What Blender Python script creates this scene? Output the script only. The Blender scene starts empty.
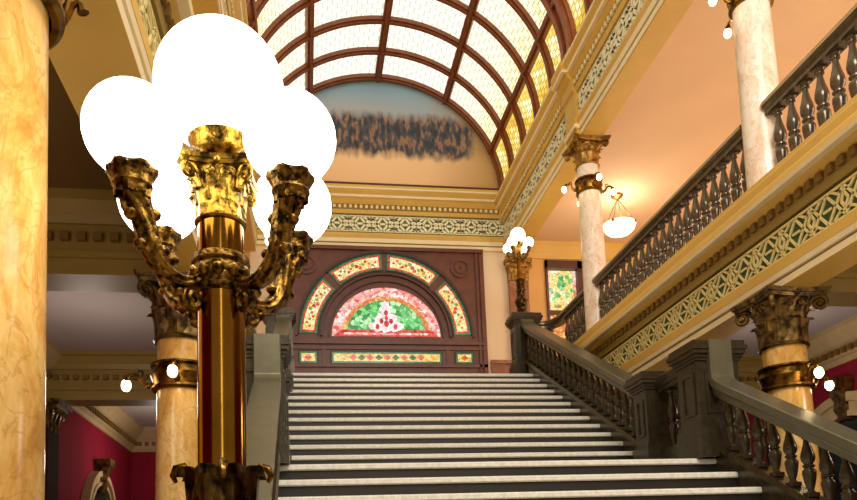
import bpy, bmesh, math, random
from mathutils import Vector, Matrix
random.seed(4)
PI = math.pi
sc = bpy.context.scene
COL = sc.collection
ZO = 1.515                       # height of the camera above the lower hall floor

# ------------------------------------------------------------------ materials
def new_mat(name):
    m = bpy.data.materials.new(name); m.use_nodes = True
    nt = m.node_tree; nt.nodes.clear()
    out = nt.nodes.new('ShaderNodeOutputMaterial')
    return m, nt, out
def N(nt, t, **kw):
    n = nt.nodes.new('ShaderNode' + t)
    for k, v in kw.items():
        if hasattr(n, k): setattr(n, k, v)
        else: n.inputs[k].default_value = v
    return n
def rgb(r, g, b):
    f = lambda c: (c/255/12.92) if c/255 <= .04045 else ((c/255+.055)/1.055)**2.4
    return (f(r), f(g), f(b), 1)
def ramp(nt, stops):
    n = nt.nodes.new('ShaderNodeValToRGB'); cr = n.color_ramp
    while len(cr.elements) < len(stops): cr.elements.new(.5)
    for e, (p, c) in zip(cr.elements, stops): e.position = p; e.color = c
    return n
def paint(name, c, rough=.5, metal=0., var=.18, scale=6., bump=0., bscale=40., spec=.5, c2=None):
    m, nt, out = new_mat(name)
    b = N(nt, 'BsdfPrincipled'); b.inputs['Roughness'].default_value = rough; b.inputs['Metallic'].default_value = metal
    b.inputs['Specular IOR Level'].default_value = spec
    tc = N(nt, 'TexCoord'); no = N(nt, 'TexNoise'); no.inputs['Scale'].default_value = scale; no.inputs['Detail'].default_value = 4
    nt.links.new(tc.outputs['Object'], no.inputs['Vector'])
    lo = c2 or tuple(x*(1-var) for x in c[:3])+(1,); hi = tuple(min(1, x*(1+var*.6)) for x in c[:3])+(1,)
    r = ramp(nt, [(.3, lo), (.7, hi)])
    nt.links.new(no.outputs['Fac'], r.inputs['Fac']); nt.links.new(r.outputs['Color'], b.inputs['Base Color'])
    if bump:
        n2 = N(nt, 'TexNoise'); n2.inputs['Scale'].default_value = bscale
        nt.links.new(tc.outputs['Object'], n2.inputs['Vector'])
        bp = N(nt, 'Bump'); bp.inputs['Strength'].default_value = bump; bp.inputs['Distance'].default_value = .02
        nt.links.new(n2.outputs['Fac'], bp.inputs['Height']); nt.links.new(bp.outputs['Normal'], b.inputs['Normal'])
    nt.links.new(b.outputs[0], out.inputs[0])
    return m
def marble(name, cols, scale=5., rough=.22, vein=None):
    m, nt, out = new_mat(name)
    b = N(nt, 'BsdfPrincipled'); b.inputs['Roughness'].default_value = rough
    tc = N(nt, 'TexCoord')
    mp = N(nt, 'Mapping'); mp.inputs['Scale'].default_value = (1, 1, .6)
    nt.links.new(tc.outputs['Object'], mp.inputs['Vector'])
    no = N(nt, 'TexNoise'); no.inputs['Scale'].default_value = scale; no.inputs['Detail'].default_value = 9; no.inputs['Roughness'].default_value = .68
    no.inputs['Distortion'].default_value = .8
    nt.links.new(mp.outputs[0], no.inputs['Vector'])
    r = ramp(nt, [(.3+.4*i/(len(cols)-1), c) for i, c in enumerate(cols)])
    nt.links.new(no.outputs['Fac'], r.inputs['Fac'])
    vo = N(nt, 'TexNoise'); vo.inputs['Scale'].default_value = scale*2.2; vo.inputs['Detail'].default_value = 6; vo.inputs['Distortion'].default_value = 1.5
    nt.links.new(mp.outputs[0], vo.inputs['Vector'])
    vr = ramp(nt, [(.47, (0, 0, 0, 1)), (.5, (1, 1, 1, 1)), (.53, (0, 0, 0, 1))])
    nt.links.new(vo.outputs['Fac'], vr.inputs['Fac'])
    mx = N(nt, 'MixRGB'); mx.inputs[2].default_value = vein or cols[0]
    ma = N(nt, 'Math', operation='MULTIPLY'); ma.inputs[1].default_value = .45
    nt.links.new(vr.outputs['Color'], ma.inputs[0]); nt.links.new(ma.outputs[0], mx.inputs[0])
    nt.links.new(r.outputs['Color'], mx.inputs[1]); nt.links.new(mx.outputs[0], b.inputs['Base Color'])
    nt.links.new(b.outputs[0], out.inputs[0])
    return m
def bronze(name, lo, hi, rough=.3, scale=22., metal=.95, bump=.25):
    m, nt, out = new_mat(name)
    b = N(nt, 'BsdfPrincipled'); b.inputs['Roughness'].default_value = rough; b.inputs['Metallic'].default_value = metal
    tc = N(nt, 'TexCoord'); no = N(nt, 'TexNoise'); no.inputs['Scale'].default_value = scale; no.inputs['Detail'].default_value = 5
    nt.links.new(tc.outputs['Object'], no.inputs['Vector'])
    r = ramp(nt, [(.38, lo), (.62, hi)])
    nt.links.new(no.outputs['Fac'], r.inputs['Fac']); nt.links.new(r.outputs['Color'], b.inputs['Base Color'])
    if bump:
        bp = N(nt, 'Bump'); bp.inputs['Strength'].default_value = bump; bp.inputs['Distance'].default_value = .01
        nt.links.new(no.outputs['Fac'], bp.inputs['Height']); nt.links.new(bp.outputs['Normal'], b.inputs['Normal'])
    nt.links.new(b.outputs[0], out.inputs[0])
    return m
def emit(name, c, s):
    m, nt, out = new_mat(name)
    e = N(nt, 'Emission'); e.inputs['Color'].default_value = c; e.inputs['Strength'].default_value = s
    nt.links.new(e.outputs[0], out.inputs[0]); return m
def stained(name, cols, scale, s, lead=.03, base=.3):
    """backlit leaded glass: coloured cells between dark lead lines"""
    m, nt, out = new_mat(name)
    tc = N(nt, 'TexCoord')
    vo = N(nt, 'TexVoronoi'); vo.inputs['Scale'].default_value = scale
    nt.links.new(tc.outputs['Object'], vo.inputs['Vector'])
    sx = N(nt, 'SeparateColor'); nt.links.new(vo.outputs['Color'], sx.inputs[0])
    r = ramp(nt, [(i/max(1, len(cols)-1), c) for i, c in enumerate(cols)])
    nt.links.new(sx.outputs[0], r.inputs['Fac'])
    ve = N(nt, 'TexVoronoi', feature='DISTANCE_TO_EDGE'); ve.inputs['Scale'].default_value = scale
    nt.links.new(tc.outputs['Object'], ve.inputs['Vector'])
    g = N(nt, 'Math', operation='GREATER_THAN'); g.inputs[1].default_value = lead
    nt.links.new(ve.outputs['Distance'], g.inputs[0])
    ma = N(nt, 'Math', operation='MULTIPLY_ADD'); ma.inputs[1].default_value = s*(1-base); ma.inputs[2].default_value = s*base
    nt.links.new(g.outputs[0], ma.inputs[0])
    e = N(nt, 'Emission'); nt.links.new(r.outputs['Color'], e.inputs['Color']); nt.links.new(ma.outputs[0], e.inputs['Strength'])
    gl = N(nt, 'BsdfGlossy'); gl.inputs['Roughness'].default_value = .2; gl.inputs['Color'].default_value = (.04, .04, .04, 1)
    ad = N(nt, 'AddShader'); nt.links.new(e.outputs[0], ad.inputs[0]); nt.links.new(gl.outputs[0], ad.inputs[1])
    nt.links.new(ad.outputs[0], out.inputs[0]); return m
def vault_glass(name, s):
    """leaded skylight glass lit by the day outside: quarry pattern, yellow tints low down, green edging (uses each pane's UV)"""
    m, nt, out = new_mat(name)
    uv = N(nt, 'UVMap'); tc = N(nt, 'TexCoord')
    mp = N(nt, 'Mapping'); mp.inputs['Scale'].default_value = (1, 1, 1); nt.links.new(uv.outputs[0], mp.inputs['Vector'])
    br = N(nt, 'TexBrick'); br.offset = .5
    br.inputs['Scale'].default_value = 5; br.inputs['Mortar Size'].default_value = .05; br.inputs['Brick Width'].default_value = .62; br.inputs['Row Height'].default_value = .7
    br.inputs['Color1'].default_value = (1, 1, 1, 1); br.inputs['Color2'].default_value = (0, 0, 0, 1); br.inputs['Mortar'].default_value = (0, 0, 0, 1)
    nt.links.new(mp.outputs[0], br.inputs['Vector'])
    no = N(nt, 'TexNoise'); no.inputs['Scale'].default_value = 1.3; nt.links.new(tc.outputs['Object'], no.inputs['Vector'])
    # height based tint: low panes are more yellow
    sp = N(nt, 'SeparateXYZ'); nt.links.new(tc.outputs['Object'], sp.inputs[0])
    mr = N(nt, 'MapRange'); mr.inputs['From Min'].default_value = 7.3; mr.inputs['From Max'].default_value = 9.5; mr.inputs['To Min'].default_value = 1; mr.inputs['To Max'].default_value = 0
    nt.links.new(sp.outputs[2], mr.inputs['Value'])
    y1 = N(nt, 'Math', operation='MULTIPLY'); nt.links.new(mr.outputs[0], y1.inputs[0])
    sc1 = N(nt, 'SeparateColor'); nt.links.new(br.outputs['Color'], sc1.inputs[0])
    inv = N(nt, 'Math', operation='SUBTRACT'); inv.inputs[0].default_value = 1.0; nt.links.new(sc1.outputs[0], inv.inputs[1])
    ad = N(nt, 'Math', operation='MULTIPLY_ADD'); nt.links.new(inv.outputs[0], ad.inputs[0]); ad.inputs[1].default_value = .6; nt.links.new(no.outputs['Fac'], ad.inputs[2])
    nt.links.new(ad.outputs[0], y1.inputs[1])
    r = ramp(nt, [(0., rgb(255, 250, 226)), (.35, rgb(255, 243, 196)), (.6, rgb(236, 196, 84)), (1., rgb(178, 128, 34))])
    nt.links.new(y1.outputs[0], r.inputs['Fac'])
    # green leaf edging
    su = N(nt, 'SeparateXYZ'); nt.links.new(uv.outputs[0], su.inputs[0])
    n2 = N(nt, 'TexNoise'); n2.inputs['Scale'].default_value = 14; nt.links.new(tc.outputs['Object'], n2.inputs['Vector'])
    def edge(o, w):
        a = N(nt, 'Math', operation='SUBTRACT'); a.inputs[1].default_value = .5; nt.links.new(o, a.inputs[0])
        b = N(nt, 'Math', operation='ABSOLUTE'); nt.links.new(a.outputs[0], b.inputs[0])
        c = N(nt, 'MapRange'); c.inputs['From Min'].default_value = .5-w; c.inputs['From Max'].default_value = .5; nt.links.new(b.outputs[0], c.inputs['Value'])
        return c.outputs[0]
    mxm = N(nt, 'Math', operation='MAXIMUM'); nt.links.new(edge(su.outputs[0], .08), mxm.inputs[0]); nt.links.new(edge(su.outputs[1], .13), mxm.inputs[1])
    mg = N(nt, 'Math', operation='MULTIPLY'); nt.links.new(mxm.outputs[0], mg.inputs[0]); nt.links.new(n2.outputs['Fac'], mg.inputs[1])
    rg = ramp(nt, [(.12, (0, 0, 0, 1)), (.4, (1, 1, 1, 1))]); nt.links.new(mg.outputs[0], rg.inputs['Fac'])
    mx = N(nt, 'MixRGB'); mx.inputs[2].default_value = rgb(132, 160, 96); nt.links.new(rg.outputs['Color'], mx.inputs[0]); nt.links.new(r.outputs['Color'], mx.inputs[1])
    # lead lines dim a little
    mo = N(nt, 'MapRange'); mo.inputs['From Min'].default_value = 0; mo.inputs['From Max'].default_value = 1; mo.inputs['To Min'].default_value = s; mo.inputs['To Max'].default_value = s*.6
    nt.links.new(br.outputs['Fac'], mo.inputs['Value'])
    e = N(nt, 'Emission'); nt.links.new(mx.outputs[0], e.inputs['Color']); nt.links.new(mo.outputs[0], e.inputs['Strength'])
    nt.links.new(e.outputs[0], out.inputs[0]); return m
def mural_mat(name):
    """plain painted landscape: grey-blue sky, a loose dark thicket, sandy ground"""
    m, nt, out = new_mat(name)
    b = N(nt, 'BsdfPrincipled'); b.inputs['Roughness'].default_value = .7
    tc = N(nt, 'TexCoord'); sp = N(nt, 'SeparateXYZ'); nt.links.new(tc.outputs['Object'], sp.inputs[0])
    no = N(nt, 'TexNoise'); no.inputs['Scale'].default_value = 1.6; no.inputs['Detail'].default_value = 5; nt.links.new(tc.outputs['Object'], no.inputs['Vector'])
    a = N(nt, 'Math', operation='MULTIPLY_ADD'); nt.links.new(no.outputs['Fac'], a.inputs[0]); a.inputs[1].default_value = .5; nt.links.new(sp.outputs[2], a.inputs[2])
    mr = N(nt, 'MapRange'); mr.inputs['From Min'].default_value = .1; mr.inputs['From Max'].default_value = 2.6; nt.links.new(a.outputs[0], mr.inputs['Value'])
    r = ramp(nt, [(0, rgb(250, 200, 146)), (.3, rgb(255, 212, 166)), (.42, rgb(206, 168, 136)), (.6, rgb(176, 166, 164)), (.7, rgb(178, 184, 194)), (.85, rgb(150, 180, 200)), (1, rgb(130, 176, 192))])
    nt.links.new(mr.outputs[0], r.inputs['Fac'])
    rx = N(nt, 'MapRange'); rx.inputs['From Min'].default_value = .9; rx.inputs['From Max'].default_value = 2.2; rx.inputs['To Max'].default_value = .75; nt.links.new(sp.outputs[0], rx.inputs['Value'])
    mx = N(nt, 'MixRGB'); mx.inputs[2].default_value = rgb(176, 136, 74); nt.links.new(rx.outputs[0], mx.inputs[0]); nt.links.new(r.outputs['Color'], mx.inputs[1])
    # thicket of upright strokes across the middle
    mp = N(nt, 'Mapping'); mp.inputs['Scale'].default_value = (4.5, 1, 1.7); nt.links.new(tc.outputs['Object'], mp.inputs['Vector'])
    n3 = N(nt, 'TexNoise'); n3.inputs['Scale'].default_value = 1.3; n3.inputs['Detail'].default_value = 1.5; nt.links.new(mp.outputs[0], n3.inputs['Vector'])
    zb = N(nt, 'MapRange', interpolation_type='SMOOTHSTEP'); zb.inputs['From Min'].default_value = .72; zb.inputs['From Max'].default_value = .0; zb.inputs['To Min'].default_value = 0; zb.inputs['To Max'].default_value = 1
    d = N(nt, 'Math', operation='SUBTRACT'); d.inputs[1].default_value = 1.08; nt.links.new(sp.outputs[2], d.inputs[0])
    ab = N(nt, 'Math', operation='ABSOLUTE'); nt.links.new(d.outputs[0], ab.inputs[0]); nt.links.new(ab.outputs[0], zb.inputs['Value'])
    xb = N(nt, 'MapRange', interpolation_type='SMOOTHSTEP'); xb.inputs['From Min'].default_value = 1.75; xb.inputs['From Max'].default_value = 1.2
    a0 = N(nt, 'Math', operation='SUBTRACT'); a0.inputs[1].default_value = .35; nt.links.new(sp.outputs[0], a0.inputs[0]); ax = N(nt, 'Math', operation='ABSOLUTE'); nt.links.new(a0.outputs[0], ax.inputs[0]); nt.links.new(ax.outputs[0], xb.inputs['Value'])
    m1 = N(nt, 'Math', operation='MULTIPLY'); nt.links.new(zb.outputs[0], m1.inputs[0]); nt.links.new(xb.outputs[0], m1.inputs[1])
    m0 = N(nt, 'Math', operation='MULTIPLY_ADD'); nt.links.new(n3.outputs['Fac'], m0.inputs[0]); m0.inputs[1].default_value = 1.6; m0.inputs[2].default_value = -.05; m2 = N(nt, 'Math', operation='MULTIPLY'); nt.links.new(m1.outputs[0], m2.inputs[0]); nt.links.new(m0.outputs[0], m2.inputs[1])
    rm = ramp(nt, [(.16, (0, 0, 0, 1)), (.42, (1, 1, 1, 1))]); nt.links.new(m2.outputs[0], rm.inputs['Fac'])
    n4 = N(nt, 'TexNoise'); n4.inputs['Scale'].default_value = 2.2; nt.links.new(mp.outputs[0], n4.inputs['Vector'])
    rc = ramp(nt, [(.4, rgb(58, 58, 70)), (.52, rgb(92, 86, 90)), (.6, rgb(168, 124, 98)), (.7, rgb(112, 92, 84))]); nt.links.new(n4.outputs['Fac'], rc.inputs['Fac'])
    m3 = N(nt, 'MixRGB'); nt.links.new(rm.outputs['Color'], m3.inputs[0]); nt.links.new(mx.outputs[0], m3.inputs[1]); nt.links.new(rc.outputs['Color'], m3.inputs[2])
    nt.links.new(m3.outputs[0], b.inputs['Base Color']); nt.links.new(b.outputs[0], out.inputs[0]); return m

M = {}
M['gold'] = paint('gold_paint', rgb(222, 180, 86), .5, var=.08, scale=2.)
M['gold_dark'] = paint('gold_paint_deep', rgb(152, 126, 58), .5, var=.12, scale=2.)
M['cream'] = paint('cream_paint', rgb(250, 232, 190), .45, var=.04)
M['dentil_c'] = paint('dentil_paint', rgb(122, 92, 34), .6, var=.1)
M['dentil_l'] = paint('dentil_light_paint', rgb(246, 228, 176), .6, var=.05)
M['fret_bg'] = paint('green_frieze', rgb(52, 80, 46), .6, var=.25, scale=9)
M['fret_bg_up'] = paint('pale_green_frieze', rgb(96, 116, 66), .6, var=.2, scale=9)
M['fret_up'] = paint('fret_pale_cream', rgb(250, 242, 206), .5, var=.04)
M['fret'] = paint('fret_cream', rgb(236, 216, 146), .5, var=.06)
M['tan'] = paint('tan_plaster', rgb(230, 192, 150), .8, var=.05, scale=1.2)
M['wallcream'] = paint('cream_plaster', rgb(238, 212, 178), .75, var=.04, scale=1.5)
M['wallgold'] = paint('gold_plaster', rgb(226, 176, 104), .75, var=.06, scale=1.5)
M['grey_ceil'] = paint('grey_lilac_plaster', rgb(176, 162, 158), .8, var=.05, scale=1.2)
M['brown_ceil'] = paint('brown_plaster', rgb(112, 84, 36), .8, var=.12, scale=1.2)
M['red'] = paint('crimson_wall', rgb(146, 30, 50), .85, var=.12, scale=2, spec=.1)
M['oak_dk'] = paint('dark_oak', rgb(62, 36, 28), .85, var=.2, scale=8, spec=.08)
M['mould'] = paint('stone_moulding', rgb(196, 168, 122), .55, var=.1)
M['bal'] = paint('dark_olive_bronze', rgb(70, 62, 44), .24, metal=.45, var=.3, scale=14, bump=.08, bscale=60)
M['bal_up'] = paint('dark_brown_bronze', rgb(104, 92, 76), .22, metal=.5, var=.25, scale=14)
M['rail'] = paint('olive_handrail', rgb(120, 115, 94), .3, metal=.55, var=.12, scale=10, bump=.04, bscale=90)
M['riser'] = paint('dark_riser', rgb(28, 21, 12), .5, var=.25, scale=10)
M['nosing'] = paint('worn_marble_tread', rgb(232, 227, 214), .3, var=.16, scale=26)
M['wood'] = paint('mahogany', rgb(108, 60, 46), .4, var=.25, scale=8)
M['wood_dk'] = paint('mahogany_deep', rgb(84, 44, 34), .4, var=.25, scale=8)
M['rib'] = paint('vault_rib_wood', rgb(132, 68, 28), .4, var=.25, scale=8)
M['rib_red'] = paint('vault_arch_red', rgb(160, 92, 58), .45, var=.25, scale=8)
M['lead'] = paint('dark_lead', rgb(34, 28, 24), .5, var=.2)
M['pinkmarble'] = marble('rose_cream_marble', [rgb(222, 178, 142), rgb(246, 224, 202), rgb(255, 246, 234), rgb(250, 236, 220)], 4.5, .25, rgb(214, 160, 118))
M['goldmarble'] = marble('ochre_marble', [rgb(184, 128, 54), rgb(222, 168, 86), rgb(240, 200, 126), rgb(226, 176, 96)], 4.5, .2, rgb(176, 116, 48))
M['floor'] = marble('pale_floor_marble', [rgb(150, 128, 100), rgb(190, 170, 140), rgb(206, 190, 160)], 2., .3)
M['redmarble'] = marble('brown_rose_marble', [rgb(112, 66, 46), rgb(150, 96, 70), rgb(176, 122, 92)], 5, .3)
M['capital'] = bronze('capital_bronze', rgb(56, 42, 16), rgb(142, 112, 58), .38, 14, .7)
M['capital_up'] = bronze('capital_gilt', rgb(110, 78, 26), rgb(196, 150, 74), .4, 14, .65)
M['collar'] = bronze('collar_bronze', rgb(70, 48, 14), rgb(150, 108, 40), .34, 16, .95)
M['brass'] = bronze('lamp_brass', rgb(128, 88, 30), rgb(160, 116, 44), .15, 5, 1., 0)
M['brass_or'] = bronze('lamp_gilt_ornament', rgb(58, 40, 10), rgb(184, 144, 56), .3, 45, .95, .6)
M['bronze_dk'] = bronze('lamp_dark_bronze', rgb(40, 27, 9), rgb(150, 112, 46), .3, 60, .95, .5)
M['bronze_blk'] = bronze('lamp_base_bronze', rgb(28, 20, 8), rgb(92, 68, 30), .3, 26, .95)
M['globe'] = emit('opal_globe', rgb(255, 246, 222), 6.)
M['globe_top'] = emit('opal_globe_warm', rgb(255, 240, 205), 3.4)
M['bulb'] = emit('lit_bulb', rgb(255, 226, 170), 14.)
M['bowl'] = emit('pendant_bowl_glass', rgb(255, 236, 196), 4.)
M['vglass'] = vault_glass('skylight_glass', 1.2)
M['mural'] = mural_mat('mural_paint')
M['mural_dark'] = paint('mural_dark_paint', rgb(62, 60, 66), .7, var=.5, scale=9)
M['mural_brown'] = paint('mural_brown_paint', rgb(150, 96, 66), .7, var=.35, scale=9)
M['sg_pink'] = stained('rose_glass', [rgb(205, 60, 60), rgb(250, 200, 190), rgb(232, 110, 96), rgb(255, 236, 226)], 16, 1.15)
M['sg_orange'] = stained('amber_glass', [rgb(236, 160, 80), rgb(214, 96, 56), rgb(250, 206, 120)], 18, 1.)
M['sg_green'] = stained('green_glass', [rgb(60, 150, 70), rgb(130, 220, 130), rgb(40, 120, 60), rgb(190, 244, 180)], 13, 1.05)
M['sg_white'] = stained('blush_glass', [rgb(255, 232, 232), rgb(246, 190, 190), rgb(255, 250, 244)], 20, 1.15)
M['sg_red'] = stained('red_glass', [rgb(196, 36, 40), rgb(232, 90, 80), rgb(150, 20, 30)], 18, 1.)
M['sg_cream'] = stained('cream_glass', [rgb(250, 232, 160), rgb(240, 206, 110), rgb(255, 246, 206)], 14, 1.05, .04)
M['sg_vine'] = stained('vine_glass', [rgb(206, 70, 56), rgb(230, 120, 96), rgb(190, 60, 50)], 22, 1.)
M['sg_amber'] = stained('gold_glass', [rgb(240, 190, 90), rgb(252, 224, 140), rgb(220, 150, 60)], 16, 1., .03)
M['sg_olive'] = stained('olive_glass', [rgb(120, 140, 60), rgb(170, 180, 90)], 22, .9)
M['sg_edge'] = stained('green_edge_glass', [rgb(40, 110, 70), rgb(90, 150, 90)], 30, .6)
M['mirror'] = paint('dark_teal_glass', rgb(28, 50, 50), .12, var=.7, scale=3.5, spec=.8)
M['day'] = emit('window_daylight', rgb(200, 212, 232), 1.1)

# ------------------------------------------------------------------ mesh builder
class MB:
    def __init__(s): s.bm = bmesh.new(); s.mi = 0; s.uv = None
    def face(s, vs):
        try:
            f = s.bm.faces.new(vs); f.material_index = s.mi; return f
        except ValueError: return None
    def poly(s, pts): return s.face([s.bm.verts.new(p) for p in pts])
    def box(s, x0, x1, y0, y1, z0, z1):
        v = [s.bm.verts.new(p) for p in ((x0,y0,z0),(x1,y0,z0),(x1,y1,z0),(x0,y1,z0),(x0,y0,z1),(x1,y0,z1),(x1,y1,z1),(x0,y1,z1))]
        for q in ((3,2,1,0),(4,5,6,7),(0,1,5,4),(1,2,6,5),(2,3,7,6),(3,0,4,7)): s.face([v[i] for i in q])
        return s
    def loft(s, rings, closed=True, cap=True):
        R = [[s.bm.verts.new(p) for p in r] for r in rings]
        n = len(R[0])
        for a, b in zip(R, R[1:]):
            for i in range(n if closed else n-1):
                j = (i+1) % n; s.face([a[i], a[j], b[j], b[i]])
        if cap and closed: s.face(R[0][::-1]); s.face(R[-1])
        return s
    def lathe(s, prof, c=(0,0,0), seg=20, cap=True, axis='z', a0=0, scal=None):
        rings = []
        for r, z in prof:
            ring = []
            for k in range(seg):
                a = a0+2*PI*k/seg; rr = max(r, 1e-4)*(scal(k, z) if scal else 1)
                ring.append((c[0]+rr*math.cos(a), c[1]+rr*math.sin(a), c[2]+z))
            rings.append(ring)
        return s.loft(rings, True, cap)
    def extr(s, prof, p0, p1, u, v=(0,0,1), cap=True):
        """profile of (a,b) pairs in axes u,v swept from p0 to p1"""
        u, v = Vector(u), Vector(v)
        r = [[Vector(p)+u*a+v*b for a, b in prof] for p in (p0, p1)]
        return s.loft(r, True, cap)
    def tube(s, pts, rad, seg=8, cap=True, fl=0, nf=4, tw=0):
        P = [Vector(p) for p in pts]
        if not hasattr(rad, '__len__'): rad = [rad]*len(P)
        rings = []; nrm = None
        for i, p in enumerate(P):
            t = (P[min(i+1, len(P)-1)]-P[max(i-1, 0)]).normalized()
            if nrm is None:
                nrm = t.cross(Vector((0,0,1)) if abs(t.z) < .9 else Vector((1,0,0))).normalized()
            else:
                nrm = (nrm-t*nrm.dot(t)).normalized()
            b = t.cross(nrm)
            rings.append([p+(nrm*math.cos(2*PI*k/seg)+b*math.sin(2*PI*k/seg))*rad[i]*(1+fl*math.cos(nf*2*PI*k/seg+tw*i)) for k in range(seg)])
        return s.loft(rings, True, cap)
    def ball(s, c, r, seg=20, rg=12, sc=(1,1,1)):
        prof = [(r*math.sin(PI*i/rg), -r*math.cos(PI*i/rg)) for i in range(rg+1)]
        rings = []
        for q, z in prof:
            rings.append([(c[0]+sc[0]*max(q, 1e-4)*math.cos(2*PI*k/seg), c[1]+sc[1]*max(q, 1e-4)*math.sin(2*PI*k/seg), c[2]+sc[2]*z) for k in range(seg)])
        return s.loft(rings)
    def bar(s, a, b, w, d, n):
        """flat strip from a to b, width w, standing d proud along n"""
        a, b, n = Vector(a), Vector(b), Vector(n).normalized()
        t = (b-a).normalized(); q = t.cross(n)*w/2
        r0 = [a-q, a+q, a+q+n*d, a-q+n*d]; r1 = [p+(b-a) for p in r0]
        return s.loft([r0, r1])
    def build(s, name, mat, parent=None, off=None, smooth=True, ang=38):
        """off: root position to subtract (mesh given in scene coordinates); None: already local"""
        bmesh.ops.recalc_face_normals(s.bm, faces=s.bm.faces)
        me = bpy.data.meshes.new(name)
        if off is not None: bmesh.ops.translate(s.bm, verts=s.bm.verts, vec=-Vector(off))
        s.bm.to_mesh(me); s.bm.free()
        for m_ in (mat if isinstance(mat, (list, tuple)) else [mat]): me.materials.append(m_)
        if smooth:
            me.shade_smooth(); me.set_sharp_from_angle(angle=math.radians(ang))
        o = bpy.data.objects.new(name, me); COL.objects.link(o)
        if parent is not None: o.parent = parent
        return o

def tag(o, label, cat, group=None):
    o['label'] = label; o['category'] = cat
    if group: o['group'] = group
    return o
def thing(name, label, cat, loc=(0,0,0), group=None, rz=0):
    o = bpy.data.objects.new(name, None); COL.objects.link(o); o.empty_display_size = .2
    o.location = loc; o.rotation_euler = (0, 0, rz)
    return tag(o, label, cat, group)
def struct(o):
    o['kind'] = 'structure'; return o
def sroot(name, loc=(0,0,0)):
    o = bpy.data.objects.new(name, None); COL.objects.link(o); o.location = loc; return struct(o)
def copy_tree(o, parent=None, loc=None, label=None, rz=None):
    c = o.copy(); COL.objects.link(c)
    if parent is not None: c.parent = parent
    if loc is not None: c.location = loc
    if rz is not None: c.rotation_euler = (0, 0, rz)
    if label: c['label'] = label
    for ch in list(o.children): copy_tree(ch, c)
    return c
def inst(o, name, parent, loc, rz=0):
    c = bpy.data.objects.new(name, o.data); COL.objects.link(c); c.parent = parent; c.location = loc; c.rotation_euler = (0,0,rz)
    return c

# ------------------------------------------------------------------ key dimensions (eye at 0,0,0; x right, y into the hall, z up)
AX = 1.6
T, RS = .30, .1603
Y1, Z1 = 7.338, 1.2097              # first nosing of upper flight (second riser)
ZL, YL = .889, 5.82                 # landing level and its nosing
SL = RS/T
ZTOP = Z1+11*RS                     # 2.973
YTOP = Y1+11*T
FLOOR = -ZO
XL, XR = -.262, 3.55                 # rail centre lines
YB = 13.5                           # back wall
BXR, BXL = 4.0, -.69                # faces of the side entablatures
CXR, CXL = 4.15, -.90
CY = [1.98, 5.7, 9.6]
ZB = 2.28                           # underside of side beams
def nz_up(y): return Z1+(y-Y1)*SL
def nz_lo(y): return ZL+(y-YL)*SL

# ------------------------------------------------------------------ shell
def slab(name, mat, *b):
    return struct(MB().box(*b).build(name, mat, smooth=False))
slab('floor', M['floor'], -3.35, 7.0, -1.6, 14.4, FLOOR-.2, FLOOR)
slab('wall_left', M['red'], -3.35, -3.15, -1.6, 14.4, FLOOR, 2.95)
slab('wall_right', M['red'], 6.8, 7.0, -1.6, 14.4, FLOOR, 2.9)
slab('wall_back', M['red'], -3.15, 6.8, 14.2, 14.4, FLOOR, 2.9)
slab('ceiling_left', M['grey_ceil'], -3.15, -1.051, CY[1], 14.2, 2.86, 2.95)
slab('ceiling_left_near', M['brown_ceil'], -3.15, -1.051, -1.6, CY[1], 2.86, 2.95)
slab('ceiling_right', M['grey_ceil'], 4.316, 6.8, -1.6, 14.2, 2.86, 2.95)
slab('floor_upper', M['floor'], -.74, 4.0, YTOP+.251, YB+.0, ZTOP-.16, ZTOP)
slab('floor_gallery', M['floor'], 4.31, 8.6, -1.6, YB+.1, 2.951, 3.05)
slab('floor_gallery_left', M['floor'], -5.3, -1.05, -1.6, YB+.1, 2.951, 3.05)
slab('wall_gallery_right', M['wallgold'], 8.5, 8.7, -1.6, YB, 3.05, 6.6)
slab('wall_gallery_left', M['wallgold'], -5.4, -5.2, -1.6, YB, 3.05, 6.6)
slab('ceiling_gallery_right', M['tan'], 4.31, 8.6, -1.6, YB, 6.42, 6.55)
slab('ceiling_gallery_left', M['tan'], -5.3, -1.05, -1.6, YB, 6.42, 6.55)
# upper back wall (cream centre, gold sides with an opening for the gallery window)
W2 = (4.80, 5.62, 3.9, 6.06)
mb = MB(); mb.box(-.9, 4.2, YB, YB+.2, 2.97, 10.2)
wb = struct(mb.build('wall_upper_back', M['wallcream'], smooth=False))
mb = MB()
mb.box(4.2, W2[0], YB, YB+.2, 3.05, 6.5); mb.box(W2[1], 8.6, YB, YB+.2, 3.05, 6.5)
mb.box(W2[0], W2[1], YB, YB+.2, 3.05, W2[2]); mb.box(W2[0], W2[1], YB, YB+.2, W2[3], 6.5)
struct(mb.build('wall_gallery_back', M['wallgold'], smooth=False))
struct(MB().box(-5.3, -.9, YB, YB+.2, 3.05, 6.5).build('wall_gallery_back_left', M['wallgold'], smooth=False))
# marble dado and its rail on the cream wall
tr = sroot('baseboard_back', (1.6, YB, ZTOP))
MB().box(3.6, 4.2, YB-.03, YB, ZTOP, 3.95).build('dado', M['redmarble'], tr, tr.location, False)
MB().box(3.6, 4.2, YB-.07, YB, 3.95, 4.02).build('dado_rail', M['redmarble'], tr, tr.location, False)

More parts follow.
